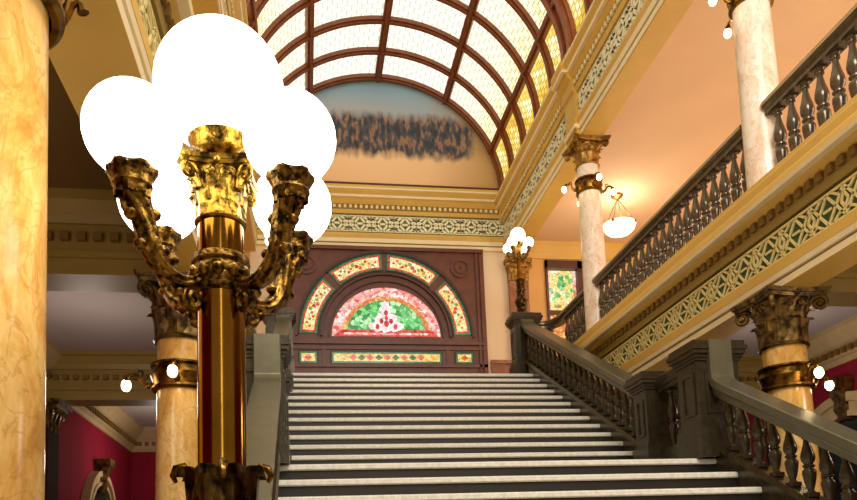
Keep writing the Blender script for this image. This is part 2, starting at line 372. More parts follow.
# ------------------------------------------------------------------ fretwork relief
def fret(mb, L, h, per, P, n, w=.028, d=.014):
    """P(u,v) maps strip coordinates to 3-D"""
    k = max(1, round(L/per)); p = L/k
    B = lambda a, b, ww=w: mb.bar(P(*a), P(*b), ww, d, n)
    for v in (.03, .97): B((0, v*h), (L, v*h), .02)
    for i in range(k):
        q = lambda x, y: ((i+x)*p, y*h)
        for a, b in (((0,.06),(.5,.94)),((.5,.94),(1,.06)),((0,.94),(.5,.06)),((.5,.06),(1,.94)),
                     ((.18,.78),(.34,.94)),((.66,.94),(.82,.78)),((.18,.22),(.34,.06)),((.66,.06),(.82,.22)),
                     ((0,.78),(.18,.78)),((.82,.78),(1,.78)),((0,.22),(.18,.22)),((.82,.22),(1,.22)),
                     ((0,.26),(.1,.5)),((.1,.5),(0,.74)),((.9,.5),(1,.26)),((.9,.5),(1,.74)),((.38,.5),(.62,.5))):
            B(q(*a), q(*b))
def dentils(mb, L, z0, z1, dep, P, n, w=.055, gap=.05):
    k = int(L/(w+gap)); n = Vector(n)
    for i in range(k):
        a = (i+.5)*(L/k)
        mb.bar(P(a-w/2, (z0+z1)/2), P(a+w/2, (z0+z1)/2), z1-z0, dep, n)

# ------------------------------------------------------------------ gallery entablatures (the floor edge of each upper gallery)
def gallery_edge(name, X, sgn, y0, y1, TK=.315):
    """sgn: direction of the stair side (-1 for the right gallery)"""
    r = sroot(name, (X, y0, ZB)); off = r.location
    u = (sgn, 0, 0); A = (X, y0, 0); B = (X, y1, 0)
    def band(nm, z0, z1, o0, o1, mat):
        MB().extr([(-TK, z0), (o0, z0), (o1, z1), (-TK, z1)], A, B, u).build(nm, mat, r, off, False)
    band('soffit_band', ZB, ZB+.002, 0, 0, M['gold'])
    band('fascia', ZB+.003, ZB+.055, .0, .005, M['cream'])
    band('fascia', ZB+.056, ZB+.082, -.02, -.02, M['gold_dark'])
    band('fascia', ZB+.083, ZB+.128, .012, .02, M['cream'])
    band('fascia', ZB+.129, ZB+.215, .022, .022, M['gold'])
    band('frieze_panel', ZB+.216, ZB+.50, 0, 0, M['fret_bg'])
    P = lambda a, b: Vector((X, y0+a, ZB+.216+b))
    mb = MB(); fret(mb, y1-y0, .265, .37, P, u, .019); mb.build('fretwork', M['fret'], r, off, False)
    band('moulding', ZB+.505, ZB+.575, .03, .04, M['gold_dark'])
    band('moulding', ZB+.576, ZB+.66, .035, .035, M['gold_dark'])
    mb = MB(); dentils(mb, y1-y0, ZB+.585, ZB+.655, .03, lambda a, b: Vector((X+sgn*.036, y0+a, b)), u, .06, .06)
    mb.build('dentil_course', M['dentil_c'], r, off, False)
    MB().extr([(-TK, ZB+.661), (.04, ZB+.661), (.085, ZB+.70), (.09, ZB+.715), (-TK, ZB+.715)], A, B, u).build('cornice', M['gold'], r, off, False)
    band('cornice_lip', ZB+.716, ZB+.745, .15, .16, M['cream'])
    MB().extr([(-TK, ZB+.746), (.15, ZB+.746), (.14, ZB+.80), (.115, ZB+.83), (.115, ZB+.90), (.085, ZB+.93), (.08, ZB+.97), (-TK, ZB+.97)], A, B, u).build('ledge', M['gold'], r, off, False)
    return r
gallery_edge('trim_1', BXR, -1, -1.6, 11.25)
gallery_edge('trim_2', BXL, 1, -1.6, 11.25, .36)
# end returns of the galleries beside the top landing
slab('wall_gallery_end_right', M['gold'], 3.99, 4.31, 11.26, YB, ZTOP-.15, 3.06)
slab('wall_gallery_end_left', M['gold'], -1.05, -.73, 11.26, YB, ZTOP-.15, 3.06)

# cross beams of the lower halls, with dentilled mouldings
def cross(name, x0, x1, yf, zb=ZB, zt=2.86):
    r = sroot(name, ((x0+x1)/2, yf, zb)); off = r.location
    MB().box(x0, x1, yf, yf+.34, zb, zt).build('beam', M['gold_dark'], r, off, False)
    A = (x0, yf, 0); B = (x1, yf, 0)
    for s, yy in ((-1, yf), (1, yf+.34)):
        a = (x0, yy, 0); b = (x1, yy, 0)
        MB().extr([(0, zt-.2), (.03, zt-.2), (.05, zt-.14), (.12, zt-.06), (.16, zt-.05), (.16, zt), (0, zt)], a, b, (0, s, 0)).build('crown', M['gold_dark'], r, off, False)
        MB().extr([(0, zb+.12), (.03, zb+.12), (.03, zb+.17), (0, zb+.17)], a, b, (0, s, 0)).build('moulding', M['gold_dark'], r, off, False)
        mb = MB(); dentils(mb, x1-x0, zb+.25, zb+.31, .05, lambda p, q: Vector((x0+p, yy, q)), (0, s, 0), .06, .055); mb.build('dentil_course', M['dentil_c'], r, off, False)
k = 3
for x0, x1 in ((-3.15, -1.055), (4.32, 6.8)):
    for yy in (CY[1]-.17, CY[2]-.17): cross('trim_%d' % k, x0, x1, yy); k += 1
# wall crowns along the lower halls
def crown(name, X, sgn, y0, y1, zt=2.86, mat='mould'):
    r = sroot(name, (X, y0, zt)); off = r.location
    MB().extr([(0, zt-.42), (.03, zt-.42), (.04, zt-.36), (.09, zt-.34), (.09, zt-.22), (.13, zt-.20), (.2, zt-.12), (.27, zt-.06), (.27, zt), (0, zt)], (X, y0, 0), (X, y1, 0), (sgn, 0, 0)).build('crown', M[mat], r, off, False)
    mb = MB(); dentils(mb, y1-y0, zt-.32, zt-.25, .045, lambda p, q: Vector((X+sgn*.09, y0+p, q)), (sgn, 0, 0), .06, .055); mb.build('dentil_course', M['dentil_c'], r, off, False)
for X, s in ((-3.15, 1), (6.8, -1)):
    for y0, y1 in ((-1.6, CY[1]-.2), (CY[1]+.2, CY[2]-.2), (CY[2]+.2, 14.2)): crown('trim_%d' % k, X, s, y0, y1); k += 1
for x0, x1 in ((-3.15, -1.0), (4.3, 6.8)):
    r = sroot('trim_%d' % k, (x0, 14.2, 2.86)); k += 1
    MB().extr([(0, 2.44), (.03, 2.44), (.09, 2.52), (.09, 2.64), (.2, 2.74), (.27, 2.80), (.27, 2.86), (0, 2.86)], (x0, 14.2, 0), (x1, 14.2, 0), (0, -1, 0)).build('crown', M['mould'], r, r.location, False)
    mb = MB(); dentils(mb, x1-x0, 2.54, 2.61, .045, lambda p, q: Vector((x0+p, 14.11, q)), (0, -1, 0), .06, .055); mb.build('dentil_course', M['dentil_c'], r, r.location, False)

# ------------------------------------------------------------------ upper cornices under the vault
ZS = 6.09; ZV = 7.45
def upper_cornice(name, A, B, u, length, along, zs, thick):
    r = sroot(name, (A[0], A[1], zs)); off = r.location; A0 = (A[0], A[1], 0); B0 = (B[0], B[1], 0)
    def band(nm, pr, mat): MB().extr(pr, A0, B0, u).build(nm, mat, r, off, False)
    t = -thick
    band('soffit', [(t, zs), (0, zs), (0, zs+.02), (t, zs+.02)], M['gold'])
    band('fascia', [(t, zs+.021), (.01, zs+.021), (.01, zs+.09), (t, zs+.09)], M['cream'])
    band('fascia', [(t, zs+.091), (-.01, zs+.091), (-.01, zs+.115), (t, zs+.115)], M['gold_dark'])
    band('fascia', [(t, zs+.116), (.02, zs+.116), (.03, zs+.19), (t, zs+.19)], M['cream'])
    band('moulding', [(t, zs+.191), (.03, zs+.191), (.045, zs+.25), (.03, zs+.30), (t, zs+.30)], M['gold'])
    zf = zs+.32
    band('frieze_panel', [(t, zs+.301), (.0, zs+.301), (.0, zf+.36), (t, zf+.36)], M['fret_bg_up'])
    P = lambda a, b: Vector(A0)+Vector(along)*a+Vector((0, 0, zf+.01+b))
    mb = MB(); fret(mb, length, .32, .44, P, u, .042); mb.build('fretwork', M['fret_up'], r, off, False)
    band('moulding', [(t, zf+.361), (.03, zf+.361), (.05, zf+.43), (t, zf+.43)], M['gold'])
    band('moulding', [(t, zf+.431), (.04, zf+.431), (.04, zf+.53), (t, zf+.53)], M['gold_dark'])
    mb = MB(); dentils(mb, length, zf+.455, zf+.515, .035, lambda a, b: Vector(A0)+Vector(u)*.04+Vector(along)*a+Vector((0, 0, b)), u, .05, .05)
    mb.build('dentil_course', M['dentil_l'], r, off, False)
    band('cornice', [(t, zf+.531), (.07, zf+.531), (.10, zf+.58), (.10, zf+.64), (t, zf+.64)], M['gold'])
    band('cornice_lip', [(t, zf+.641), (.15, zf+.641), (.16, zf+.68), (t, zf+.68)], M['cream'])
    band('crown', [(t, zf+.681), (.15, zf+.681), (.19, zf+.75), (.19, zf+.80), (.10, zf+.86), (.05, zf+.95), (.05, ZV), (t, ZV)], M['gold'])
    band('crown_lip', [(.191, zf+.77), (.205, zf+.775), (.205, zf+.805), (.191, zf+.81)], M['cream'])
    return r
upper_cornice('trim_%d' % k, (BXR, 1.5), (BXR, YB), (-1, 0, 0), YB-1.5, (0, 1, 0), ZS, .31); k += 1
upper_cornice('trim_%d' % k, (-.8, 1.5), (-.8, YB), (1, 0, 0), YB-1.5, (0, 1, 0), ZS, .31); k += 1
upper_cornice('trim_%d' % k, (-.8, YB-.012), (BXR, YB-.012), (0, -1, 0), BXR+.8, (1, 0, 0), ZS+.12, .011); k += 1
# cornice breaks forward above each column
for yy in CY[1:]:
    for X, s in ((BXR, -1), (-.8, 1)):
        r = sroot('trim_%d' % k, (X, yy, ZS)); k += 1; off = r.location
        a, b = (X, yy-.2, 0), (X, yy+.2, 0)
        MB().extr([(0, ZS+.02), (.06, ZS+.02), (.06, ZS+.115), (.08, ZS+.12), (.08, ZS+.19), (.09, ZS+.25), (.06, ZS+.31), (.06, ZS+.67), (.1, ZS+.7), (.1, ZS+.85), (.16, ZS+.9), (.16, ZS+.95), (.22, ZS+.97), (.25, ZS+1.07), (.25, ZS+1.12), (.15, ZS+1.18), (.1, ZS+1.27), (.1, ZV), (0, ZV)], a, b, (s, 0, 0)).build('moulding', M['gold'], r, off, False)
        MB().extr([(.0, ZS+.96), (.235, ZS+.96), (.235, ZS+1.0), (.0, ZS+1.0)], (X, yy-.215, 0), (X, yy+.215, 0), (s, 0, 0)).build('cornice_lip', M['cream'], r, off, False)
        MB().extr([(.0, ZS+.125), (.095, ZS+.125), (.095, ZS+.185), (.0, ZS+.185)], (X, yy-.21, 0), (X, yy+.21, 0), (s, 0, 0)).build('fascia', M['cream'], r, off, False)

# gallery back cornice on the right
r = sroot('trim_%d' % k, (6, YB, 6.42)); k += 1
MB().extr([(0, 6.10), (.03, 6.10), (.05, 6.2), (.12, 6.32), (.14, 6.42), (0, 6.42)], (4.31, YB, 0), (8.5, YB, 0), (0, -1, 0)).build('crown', M['gold'], r, r.location, False)

# ------------------------------------------------------------------ barrel skylight
VA, VBz = 2.42, 2.27
PURL = [22, 56, 90, 124, 158]
YR = [YB-.03-.78*i for i in range(16)]
def va(th, y, da=0): t = math.radians(th); return Vector((AX+(VA+da)*math.cos(t), y, ZV+(VBz+da)*math.sin(t)))
sk = thing('barrel_skylight', 'barrel vaulted skylight of leaded cream and yellow glass between brown ribs', 'skylight', (AX, 7.6, ZV))
so = sk.location
def arc_sweep(mb, y, w, d0, d1, n=48):
    rings = []
    for i in range(n+1):
        th = 180*i/n
        rings.append([va(th, y-w/2, d0), va(th, y+w/2, d0), va(th, y+w/2, d1), va(th, y-w/2, d1)])
    mb.loft(rings)
for i, y in enumerate(YR):
    big = i in (5, 10, 15)
    mb = MB()
    if big:
        arc_sweep(mb, y, .40, -.05, .06); arc_sweep(mb, y-.12, .1, -.11, -.04); arc_sweep(mb, y+.12, .1, -.11, -.04)
        mb.build('arch_rib', M['rib_red'], sk, so)
    else:
        yy = y-.045 if i == 0 else y
        arc_sweep(mb, yy, .115, -.05, .05); arc_sweep(mb, yy, .055, -.085, -.045)
        mb.build('arch_rib', M['rib'], sk, so)
for th in PURL:
    mb = MB(); t = math.radians(th)
    for w, d0, d1 in ((.135, -.055, .05), (.06, -.095, -.05)):
        c = va(th, 0); n = Vector((math.cos(t), 0, math.sin(t))); q = Vector((-math.sin(t), 0, math.cos(t)))
        r0 = [c+q*a*w/2+n*b+Vector((0, YR[-1], 0)) for a, b in ((-1, d0), (1, d0), (1, d1), (-1, d1))]
        mb.loft([r0, [p+Vector((0, YB-.02-YR[-1], 0)) for p in r0]])
    mb.build('purlin', M['rib'], sk, so)
ths = [0]+PURL+[180]
for i in range(len(YR)-1):
    for a, b in zip(ths, ths[1:]):
        mb = MB(); bm = mb.bm; uvl = bm.loops.layers.uv.new('UVMap'); n = 8
        prev = None
        for j in range(n+1):
            th = a+(b-a)*j/n
            cur = (bm.verts.new(va(th, YR[i], .02)), bm.verts.new(va(th, YR[i+1], .02)), j/n)
            if prev:
                f = bm.faces.new([prev[0], prev[1], cur[1], cur[0]])
                for lp, uv in zip(f.loops, ((prev[2], 0), (prev[2], 1), (cur[2], 1), (cur[2], 0))): lp[uvl].uv = uv
            prev = cur
        mb.build('glass_panel', M['vglass'], sk)
        # glass keeps scene coordinates for its tint: shift the object instead
        sk.children[-1].location = (0, 0, 0)
for o in list(sk.children):
    if o.name.startswith('glass_panel'): o.location = -so

# mural on the lunette: a plain generic painted scene
mr = thing('lunette_mural', 'half round painted mural with blue grey sky above sandy ground', 'mural', (AX, YB-.012, ZV))
mb = MB(); pts = [Vector((VA*math.cos(PI*i/48), 0, VBz*math.sin(PI*i/48))) for i in range(49)]
mb.poly(pts); mb.build('canvas', M['mural'], mr, None, False)
MB().box(-VA, VA, -.06, .0, -.02, .055).build('frame', M['wood_dk'], mr, None, False)

# ------------------------------------------------------------------ arched stained glass window with mahogany surround
w1 = sroot('window_1', (AX, YB, ZTOP))
wo = w1.location
XW0, XW1 = -.36, 3.53; ZW1 = ZS+.12; ZSP = 4.452; XC = 1.6
mb = MB()
mb.box(XW0, XW1, YB-.06, YB, ZTOP, ZW1)
mb.build('wood_surround', M['wood'], w1, wo, False)
mb = MB()
for z0, z1, d in ((4.30, 4.36, .11), (4.20, 4.25, .09), (3.86, 3.92, .1), (ZW1-.07, ZW1-.002, .12)): mb.box(XW0, XW1, YB-d, YB-.055, z0, z1)
for x0, x1 in ((XW0, XW0+.08), (XW1-.08, XW1), (XW0+.12, XW0+.16), (XW1-.16, XW1-.12)): mb.box(x0, x1, YB-.1, YB-.055, ZTOP, ZW1-.08)
for x in (.42, 2.76): mb.box(x-.03, x+.03, YB-.085, YB-.055, 3.92, 4.2)
mb.build('moulding', M['wood'], w1, wo, False)
def arcpts(r, a0, a1, n, y, zr=1.0):
    return [Vector((XC+r*math.cos(math.radians(a0+(a1-a0)*i/n)), y, ZSP+zr*r*math.sin(math.radians(a0+(a1-a0)*i/n)))) for i in range(n+1)]
def ring(mb, r0, r1, a0, a1, y, n=24, zr=1.0):
    A, B = arcpts(r0, a0, a1, n, y, zr), arcpts(r1, a0, a1, n, y, zr)
    va_ = [mb.bm.verts.new(p) for p in A]; vb_ = [mb.bm.verts.new(p) for p in B]
    for i in range(n): mb.face([va_[i], va_[i+1], vb_[i+1], vb_[i]])
def ring3(mb, r0, r1, a0, a1, y0, y1, n=32, zr=1.0):
    rings = []
    for i in range(n+1):
        t = math.radians(a0+(a1-a0)*i/n); c, s_ = math.cos(t), math.sin(t)*zr
        rings.append([(XC+r0*c, y0, ZSP+r0*s_), (XC+r1*c, y0, ZSP+r1*s_), (XC+r1*c, y1, ZSP+r1*s_), (XC+r0*c, y1, ZSP+r0*s_)])
    mb.loft(rings)
mb = MB()
for r0, r1, d in ((1.655, 1.70, .1), (1.20, 1.24, .12), (1.07, 1.10, .1), (1.26, 1.275, .09)): ring3(mb, r0, r1, 0, 180, YB-d, YB-.055)
mb.build('arch_moulding', M['wood_dk'], w1, wo)
for x in (.0+.13, 3.2-.13):
    mb = MB()
    for r0, r1, d in ((.15, .19, .09), (.03, .10, .08)):
        rings = []
        for i in range(25):
            t = 2*PI*i/24
            rings.append([(x+q*math.cos(t), y_, 5.83+q*math.sin(t)) for q, y_ in ((r0, YB-d), (r1, YB-d), (r1, YB-.055), (r0, YB-.055))])
        mb.loft(rings, True, False)
    mb.build('rosette', M['wood'], w1, wo)
# centre fan
yg = YB-.075
mb = MB(); zr = .93
mb.mi = 0; ring(mb, .84, 1.03, 0, 180, yg, 30, zr)
mb.mi = 1; ring(mb, .76, .84, 0, 180, yg, 30, zr)
mb.mi = 2; ring(mb, .0005, .76, 8, 172, yg, 30, zr)
mb.mi = 3; mb.poly([(XC-1.0, yg-.002, ZSP), (XC+1.0, yg-.002, ZSP), (XC+.86, yg-.002, ZSP+.13), (XC-.86, yg-.002, ZSP+.13)])
mb.mi = 0; mb.poly([(XC-.8, yg-.003, ZSP+.035), (XC+.8, yg-.003, ZSP+.035), (XC+.8, yg-.003, ZSP+.075), (XC-.8, yg-.003, ZSP+.075)])
mb.mi = 4
rnd = random.Random(3)
for cx, cz, r_ in [(0, .22, .13), (-.16, .2, .1), (.16, .2, .1), (-.1, .34, .1), (.1, .34, .1), (0, .42, .1), (-.05, .53, .07), (.05, .53, .07), (0, .63, .06), (-.27, .2, .06), (.27, .2, .06)]:
    mb.poly([(XC+cx+r_*(1+.25*(q % 2))*math.cos(2*PI*q/10), yg-.004-.0002*rnd.random(), ZSP+cz+r_*(1+.25*(q % 2))*math.sin(2*PI*q/10)) for q in range(10)])
mb.mi = 5
for cx, cz, r_ in [(0, .25, .05), (-.09, .3, .04), (.09, .3, .04), (0, .46, .04), (0, .36, .035), (-.17, .19, .04), (.17, .19, .04)]:
    mb.poly([(XC+cx+r_*math.cos(2*PI*q/8), yg-.006, ZSP+cz+1.4*r_*math.sin(2*PI*q/8)) for q in range(8)])
fl = mb.build('fan_light', [M['sg_pink'], M['sg_orange'], M['sg_green'], M['sg_red'], M['sg_white'], M['sg_red']], w1, wo, False)
fl['label'] = 'half round fan of pink and green stained glass'
# curved panes
for a0, a1 in ((2, 44), (49, 88.2), (91.8, 131), (136, 178)):
    mb = MB()
    mb.mi = 0; ring(mb, 1.295, 1.625, a0, a1, yg, 12)
    mb.mi = 1; ring(mb, 1.33, 1.59, a0+1.3, a1-1.3, yg-.003, 12)
    mb.mi = 2; ring(mb, 1.36, 1.56, a0+2.6, a1-2.6, yg-.005, 12)
    am = (a0+a1)/2
    for j in range(-6, 7):
        a = am+j*2.6*(a1-a0)/42; rr = 1.46+.045*math.sin(j*1.6); s_ = .075-.004*abs(j)
        if abs(j) < 2: s_ = .085
        mb.mi = 4 if j % 3 == 1 else (1 if j % 3 == 0 else 3)
        s_ *= .8
        t = math.radians(a)
        mb.poly([(XC+rr*math.cos(t)+s_*.6*math.cos(q*PI/3.5+j), yg-.007-.0002*(j+6), ZSP+rr*math.sin(t)+s_*.6*math.sin(q*PI/3.5+j)) for q in range(7)])
    mb.build('curved_pane', [M['sg_edge'], M['sg_red'], M['sg_cream'], M['sg_vine'], M['sg_olive']], w1, wo, False)
    mb = MB(); ring3(mb, 1.275, 1.295, a0-.6, a1+.6, YB-.1, YB-.055, 16); ring3(mb, 1.625, 1.655, a0-.6, a1+.6, YB-.1, YB-.055, 16)
    mb.build('pane_frame', M['lead'], w1, wo, False)
# transom panes
for x0, x1 in ((-.03, .29), (.56, 2.63), (2.91, 3.24)):
    mb = MB(); z0, z1 = 3.935, 4.15
    mb.mi = 0; mb.box(x0-.02, x1+.02, YB-.085, YB-.055, z0-.02, z1+.02)
    mb.mi = 1; mb.poly([(x0, YB-.087, z0), (x1, YB-.087, z0), (x1, YB-.087, z1), (x0, YB-.087, z1)])
    i = .035
    mb.mi = 2; mb.poly([(x0+i, YB-.09, z0+i), (x1-i, YB-.09, z0+i), (x1-i, YB-.09, z1-i), (x0+i, YB-.09, z1-i)])
    xm = (x0+x1)/2; zm = (z0+z1)/2
    L = [(xm, 'd')]
    if x1-x0 > 1: L = [(xm+q*.16, 'v' if q % 2 else 'd') for q in range(-4, 5)]
    for n_, (x, kd) in enumerate(L):
        mb.mi = 3 if kd == 'd' else 1
        mb.poly([(x-.075, YB-.093-.0003*n_, zm), (x, YB-.093-.0003*n_, zm-.06), (x+.075, YB-.093-.0003*n_, zm), (x, YB-.093-.0003*n_, zm+.06)])
    mb.build('transom_pane', [M['lead'], M['sg_edge'], M['sg_amber'], M['sg_vine']], w1, wo, False)

# gallery window on the right
w2 = sroot('window_2', ((W2[0]+W2[1])/2, YB, W2[2])); wo2 = w2.location
mb = MB(); x0, x1, z0, z1 = W2
for b in ((x0, x0+.04), (x1-.16, x1)): mb.box(b[0], b[1], YB-.06, YB+.12, z0, z1)
mb.box(x0, x1, YB-.06, YB+.12, z1-.16, z1); mb.box(x0, x1, YB-.06, YB+.12, z0, z0+.1); mb.box(x0, x1, YB-.04, YB+.1, 4.98, 5.04)
mb.build('window_frame', M['wood_dk'], w2, wo2, False)
mb = MB(); xa, xb = x0+.04, x1-.16
mb.mi = 0; mb.poly([(xa, YB+.08, 5.04), (xb, YB+.08, 5.04), (xb, YB+.08, z1-.16), (xa, YB+.08, z1-.16)])
mb.mi = 1; mb.poly([(xa, YB+.08, z0+.1), (xb, YB+.08, z0+.1), (xb, YB+.08, 4.98), (xa, YB+.08, 4.98)])
mb.mi = 2
for xx in (xa, xb-.07): mb.poly([(xx, YB+.078, z0+.1), (xx+.07, YB+.078, z0+.1), (xx+.07, YB+.078, z1-.16), (xx, YB+.078, z1-.16)])
xm = (xa+xb)/2
mb.mi = 3
for q in range(11):
    t = PI*q/10
    cx, cz, s_ = xm+.22*math.cos(t), 5.5+.2*math.sin(t*2)+.08*(q % 2), .05
    mb.poly([(cx+s_*math.cos(j*PI/3), YB+.075-.0003*q, cz+s_*math.sin(j*PI/3)) for j in range(6)])
for cx, cz, s_ in ((xm, 5.6, .1), (xm, 5.75, .06), (xm-.12, 5.4, .05), (xm+.12, 5.4, .05)):
    mb.poly([(cx+s_*math.cos(j*PI/3), YB+.07, cz+1.2*s_*math.sin(j*PI/3)) for j in range(6)])
mb.build('pane', [M['sg_cream'], M['sg_orange'], M['sg_pink'], M['sg_green']], w2, wo2, False)

# ------------------------------------------------------------------ columns
def leaf_pts(mb, base, out, side, h, w, curl, n=7):
    """acanthus leaf: rises h, leans out and curls over at the tip"""
    rows = []
    for i in range(n+1):
        t = i/n
        o = curl*(t**2.2); z = h*(math.sin(t*PI*.58)/math.sin(PI*.58) if t < 1 else .93)
        ww = w*(.62+.55*math.sin(PI*min(1, t*.9+.1)))*(1-.75*t**5)
        c = Vector(base)+Vector(out)*o+Vector((0, 0, z))
        jag = 1+.14*(i % 2)
        rows.append([c-Vector(side)*ww*jag-Vector(out)*.3*w, c-Vector(side)*ww*.45+Vector(out)*.14*w, c+Vector(out)*.32*w, c+Vector(side)*ww*.45+Vector(out)*.14*w, c+Vector(side)*ww*jag-Vector(out)*.3*w])
    front = [[mb.bm.verts.new(p) for p in r_] for r_ in rows]
    back = [[mb.bm.verts.new(p-Vector(out)*.22*w) for p in r_] for r_ in rows]
    for i in range(n):
        for j in range(4):
            mb.face([front[i][j], front[i][j+1], front[i+1][j+1], front[i+1][j]])
            mb.face([back[i][j+1], back[i][j], back[i+1][j], back[i+1][j+1]])
        for j in (0, 4): mb.face([front[i][j], front[i+1][j], back[i+1][j], back[i][j]])
    for j in range(4): mb.face([front[n][j], front[n][j+1], back[n][j+1], back[n][j]])
def spiral(c, out, r, turns=1.6, n=26, sgn=1):
    pts = []
    for i in range(n+1):
        t = i/n; a = sgn*(2*PI*turns*t)+PI/2; q = r*(1-.82*t)
        pts.append(Vector(c)+Vector(out)*(q*math.cos(a)*-1)+Vector((0, 0, q*math.sin(a))))
    return pts
def capital_parts(z, r, h, mat, parent, nl=8, wa=1.42):
    """Corinthian capital at height z on a shaft of radius r; meshes local to parent's root"""
    prof = [(r*1.10, 0), (r*1.16, h*.03), (r*1.10, h*.06), (r*1.0, h*.08), (r*.98, h*.5), (r*1.08, h*.72), (r*1.22, h*.84), (r*1.22, h*.86)]
    mb = MB(); mb.lathe(prof, (0, 0, z), 28); cap = mb.build('capital', mat, parent)
    mb = MB()                                           # abacus with hollow sides
    def ab(sz, z0, z1, hollow):
        ring = []
        for s in range(4):
            a = s*PI/2
            for j in range(9):
                t = -1+2*j/8
                if abs(t) > .93: t = math.copysign(.93, t)
                x, y = sz*(1-hollow*(1-t*t)), sz*t
                ring.append((x*math.cos(a)-y*math.sin(a), x*math.sin(a)+y*math.cos(a)))
        mb.loft([[(x, y, z+z0) for x, y in ring], [(x*1.04, y*1.04, z+z1) for x, y in ring]])
    ab(r*wa*.94, h*.86, h*.92, .16); ab(r*wa, h*.925, h, .15)
    mb.build('abacus', mat, cap)
    for row, (h0, hh, ww, cu, ph) in enumerate(((.07, .42, .24, .34, 0), (.30, .42, .24, .46, .5))):
        for i in range(nl):
            a = 2*PI*(i+ph)/nl; o = Vector((math.cos(a), math.sin(a), 0)); s = Vector((-o.y, o.x, 0))
            mb = MB(); leaf_pts(mb, o*r*1.0+Vector((0, 0, z+h*h0)), o, s, h*hh, r*ww*1.5, r*cu); mb.build('acanthus_leaf', mat, cap)
    for i in range(4):
        a = PI/4+i*PI/2; o = Vector((math.cos(a), math.sin(a), 0))
        c = o*r*1.06*wa+Vector((0, 0, z+h*.74)); mb = MB()
        sp = spiral(c, o, h*.13)
        stem = [o*r*1.05+Vector((0, 0, z+h*.55)), o*r*1.18+Vector((0, 0, z+h*.72)), o*r*.9*wa+Vector((0, 0, z+h*.85))]
        mb.tube(stem+sp, [h*.03, h*.04, h*.045]+[h*.045*(1-.45*j/len(sp)) for j in range(len(sp))], 8)
        mb.ball(c, h*.05, 10, 6); mb.build('volute', mat, cap)
    for i in range(4):
        a = i*PI/2; o = Vector((math.cos(a), math.sin(a), 0)); s = Vector((-o.y, o.x, 0)); mb = MB()
        for q in (-1, 1):
            mb.tube(spiral(o*r*1.2+s*q*r*.34+Vector((0, 0, z+h*.74)), s*q*-1, h*.075, 1.3, 18), h*.022, 6)
        mb.ball(o*r*1.27+Vector((0, 0, z+h*.93)), h*.07, 10, 6); mb.build('rosette', mat, cap)
    return cap
def column(label, loc, r, z0, z1, hcap, shaft, capm, base=True, grp=None, wa=1.62):
    """loc x,y; z0 base, z1 underside of beam"""
    t = thing('column', label, 'column', (loc[0], loc[1], z0), grp)
    H = z1-z0-hcap; hb = .26 if base else .0
    prof = []
    for i in range(13):
        q = i/12; prof.append((r*(1.1-.1*q-.035*q*q), hb+(H-hb)*q))
    MB().lathe(prof, seg=36).build('shaft', shaft, t)
    if base:
        mb = MB(); mb.lathe([(r*1.42, .1), (r*1.48, .13), (r*1.42, .17), (r*1.24, .18), (r*1.2, .205), (r*1.26, .215), (r*1.3, .235), (r*1.26, .258), (r*1.1, .262)], seg=36)
        mb.box(-r*1.5, r*1.5, -r*1.5, r*1.5, 0, .1); mb.build('base', shaft, t)
    capital_parts(H, r*.97, hcap, capm, t, 8, wa)
    return t
c1 = column('ochre marble column nearest the camera at the picture edge, beside the big lamp', (-.85, CY[0], 0), .185, FLOOR, ZB, .47, M['goldmarble'], M['capital'])
def col_copy(src, loc, label): return copy_tree(src, None, loc, label)
col_copy(c1, (CXL, CY[1], FLOOR), 'ochre marble column partly hidden behind the big lamp pole, with bronze capital')
col_copy(c1, (CXR, CY[1], FLOOR), 'ochre marble column with bronze capital under the fretwork gallery, behind the lower handrail')
col_copy(c1, (CXL, CY[2], FLOOR), 'ochre marble column farthest back beside the upper flight on the left')
col_copy(c1, (CXR, CY[2], FLOOR), 'ochre marble column under the far end of the fretwork gallery')
u1 = column('cream marble gallery column with its gilt capital in view above the railing', (CXR, CY[2], 0), .158, ZB+.97, ZS, .36, M['pinkmarble'], M['capital_up'], False, None, 1.8)
col_copy(u1, (CXR, CY[1], ZB+.97), 'cream marble gallery column rising out of the top of the frame between two railings')

# pilaster behind the small newel lamp
pl = thing('pilaster', 'brown rose marble pilaster on the back wall behind the small newel lamp', 'pilaster', (4.22, YB-.065, 3.06))
MB().box(-.19, .19, -.06, .06, .0, 2.53).build('shaft', M['redmarble'], pl, None, False)
mb = MB(); mb.box(-.2, .2, -.08, .06, 2.53, 2.57); mb.box(-.2, .2, -.07, .06, 2.57, 2.81); mb.box(-.26, .26, -.14, .06, 2.89, 2.97); mb.box(-.23, .23, -.1, .06, 2.81, 2.89); cp = mb.build('capital', M['capital_up'], pl, None, False)
for i in range(4):
    mb = MB(); leaf_pts(mb, (-.15+.1*i, -.07, 2.57), Vector((0, -1, 0)), Vector((1, 0, 0)), .2, .045, .09); mb.build('acanthus_leaf', M['capital_up'], cp)
for q in (-1, 1):
    mb = MB(); mb.tube(spiral((q*.2, -.1, 2.81), Vector((q, 0, 0)), .06), .02, 6); mb.build('volute', M['capital_up'], cp)
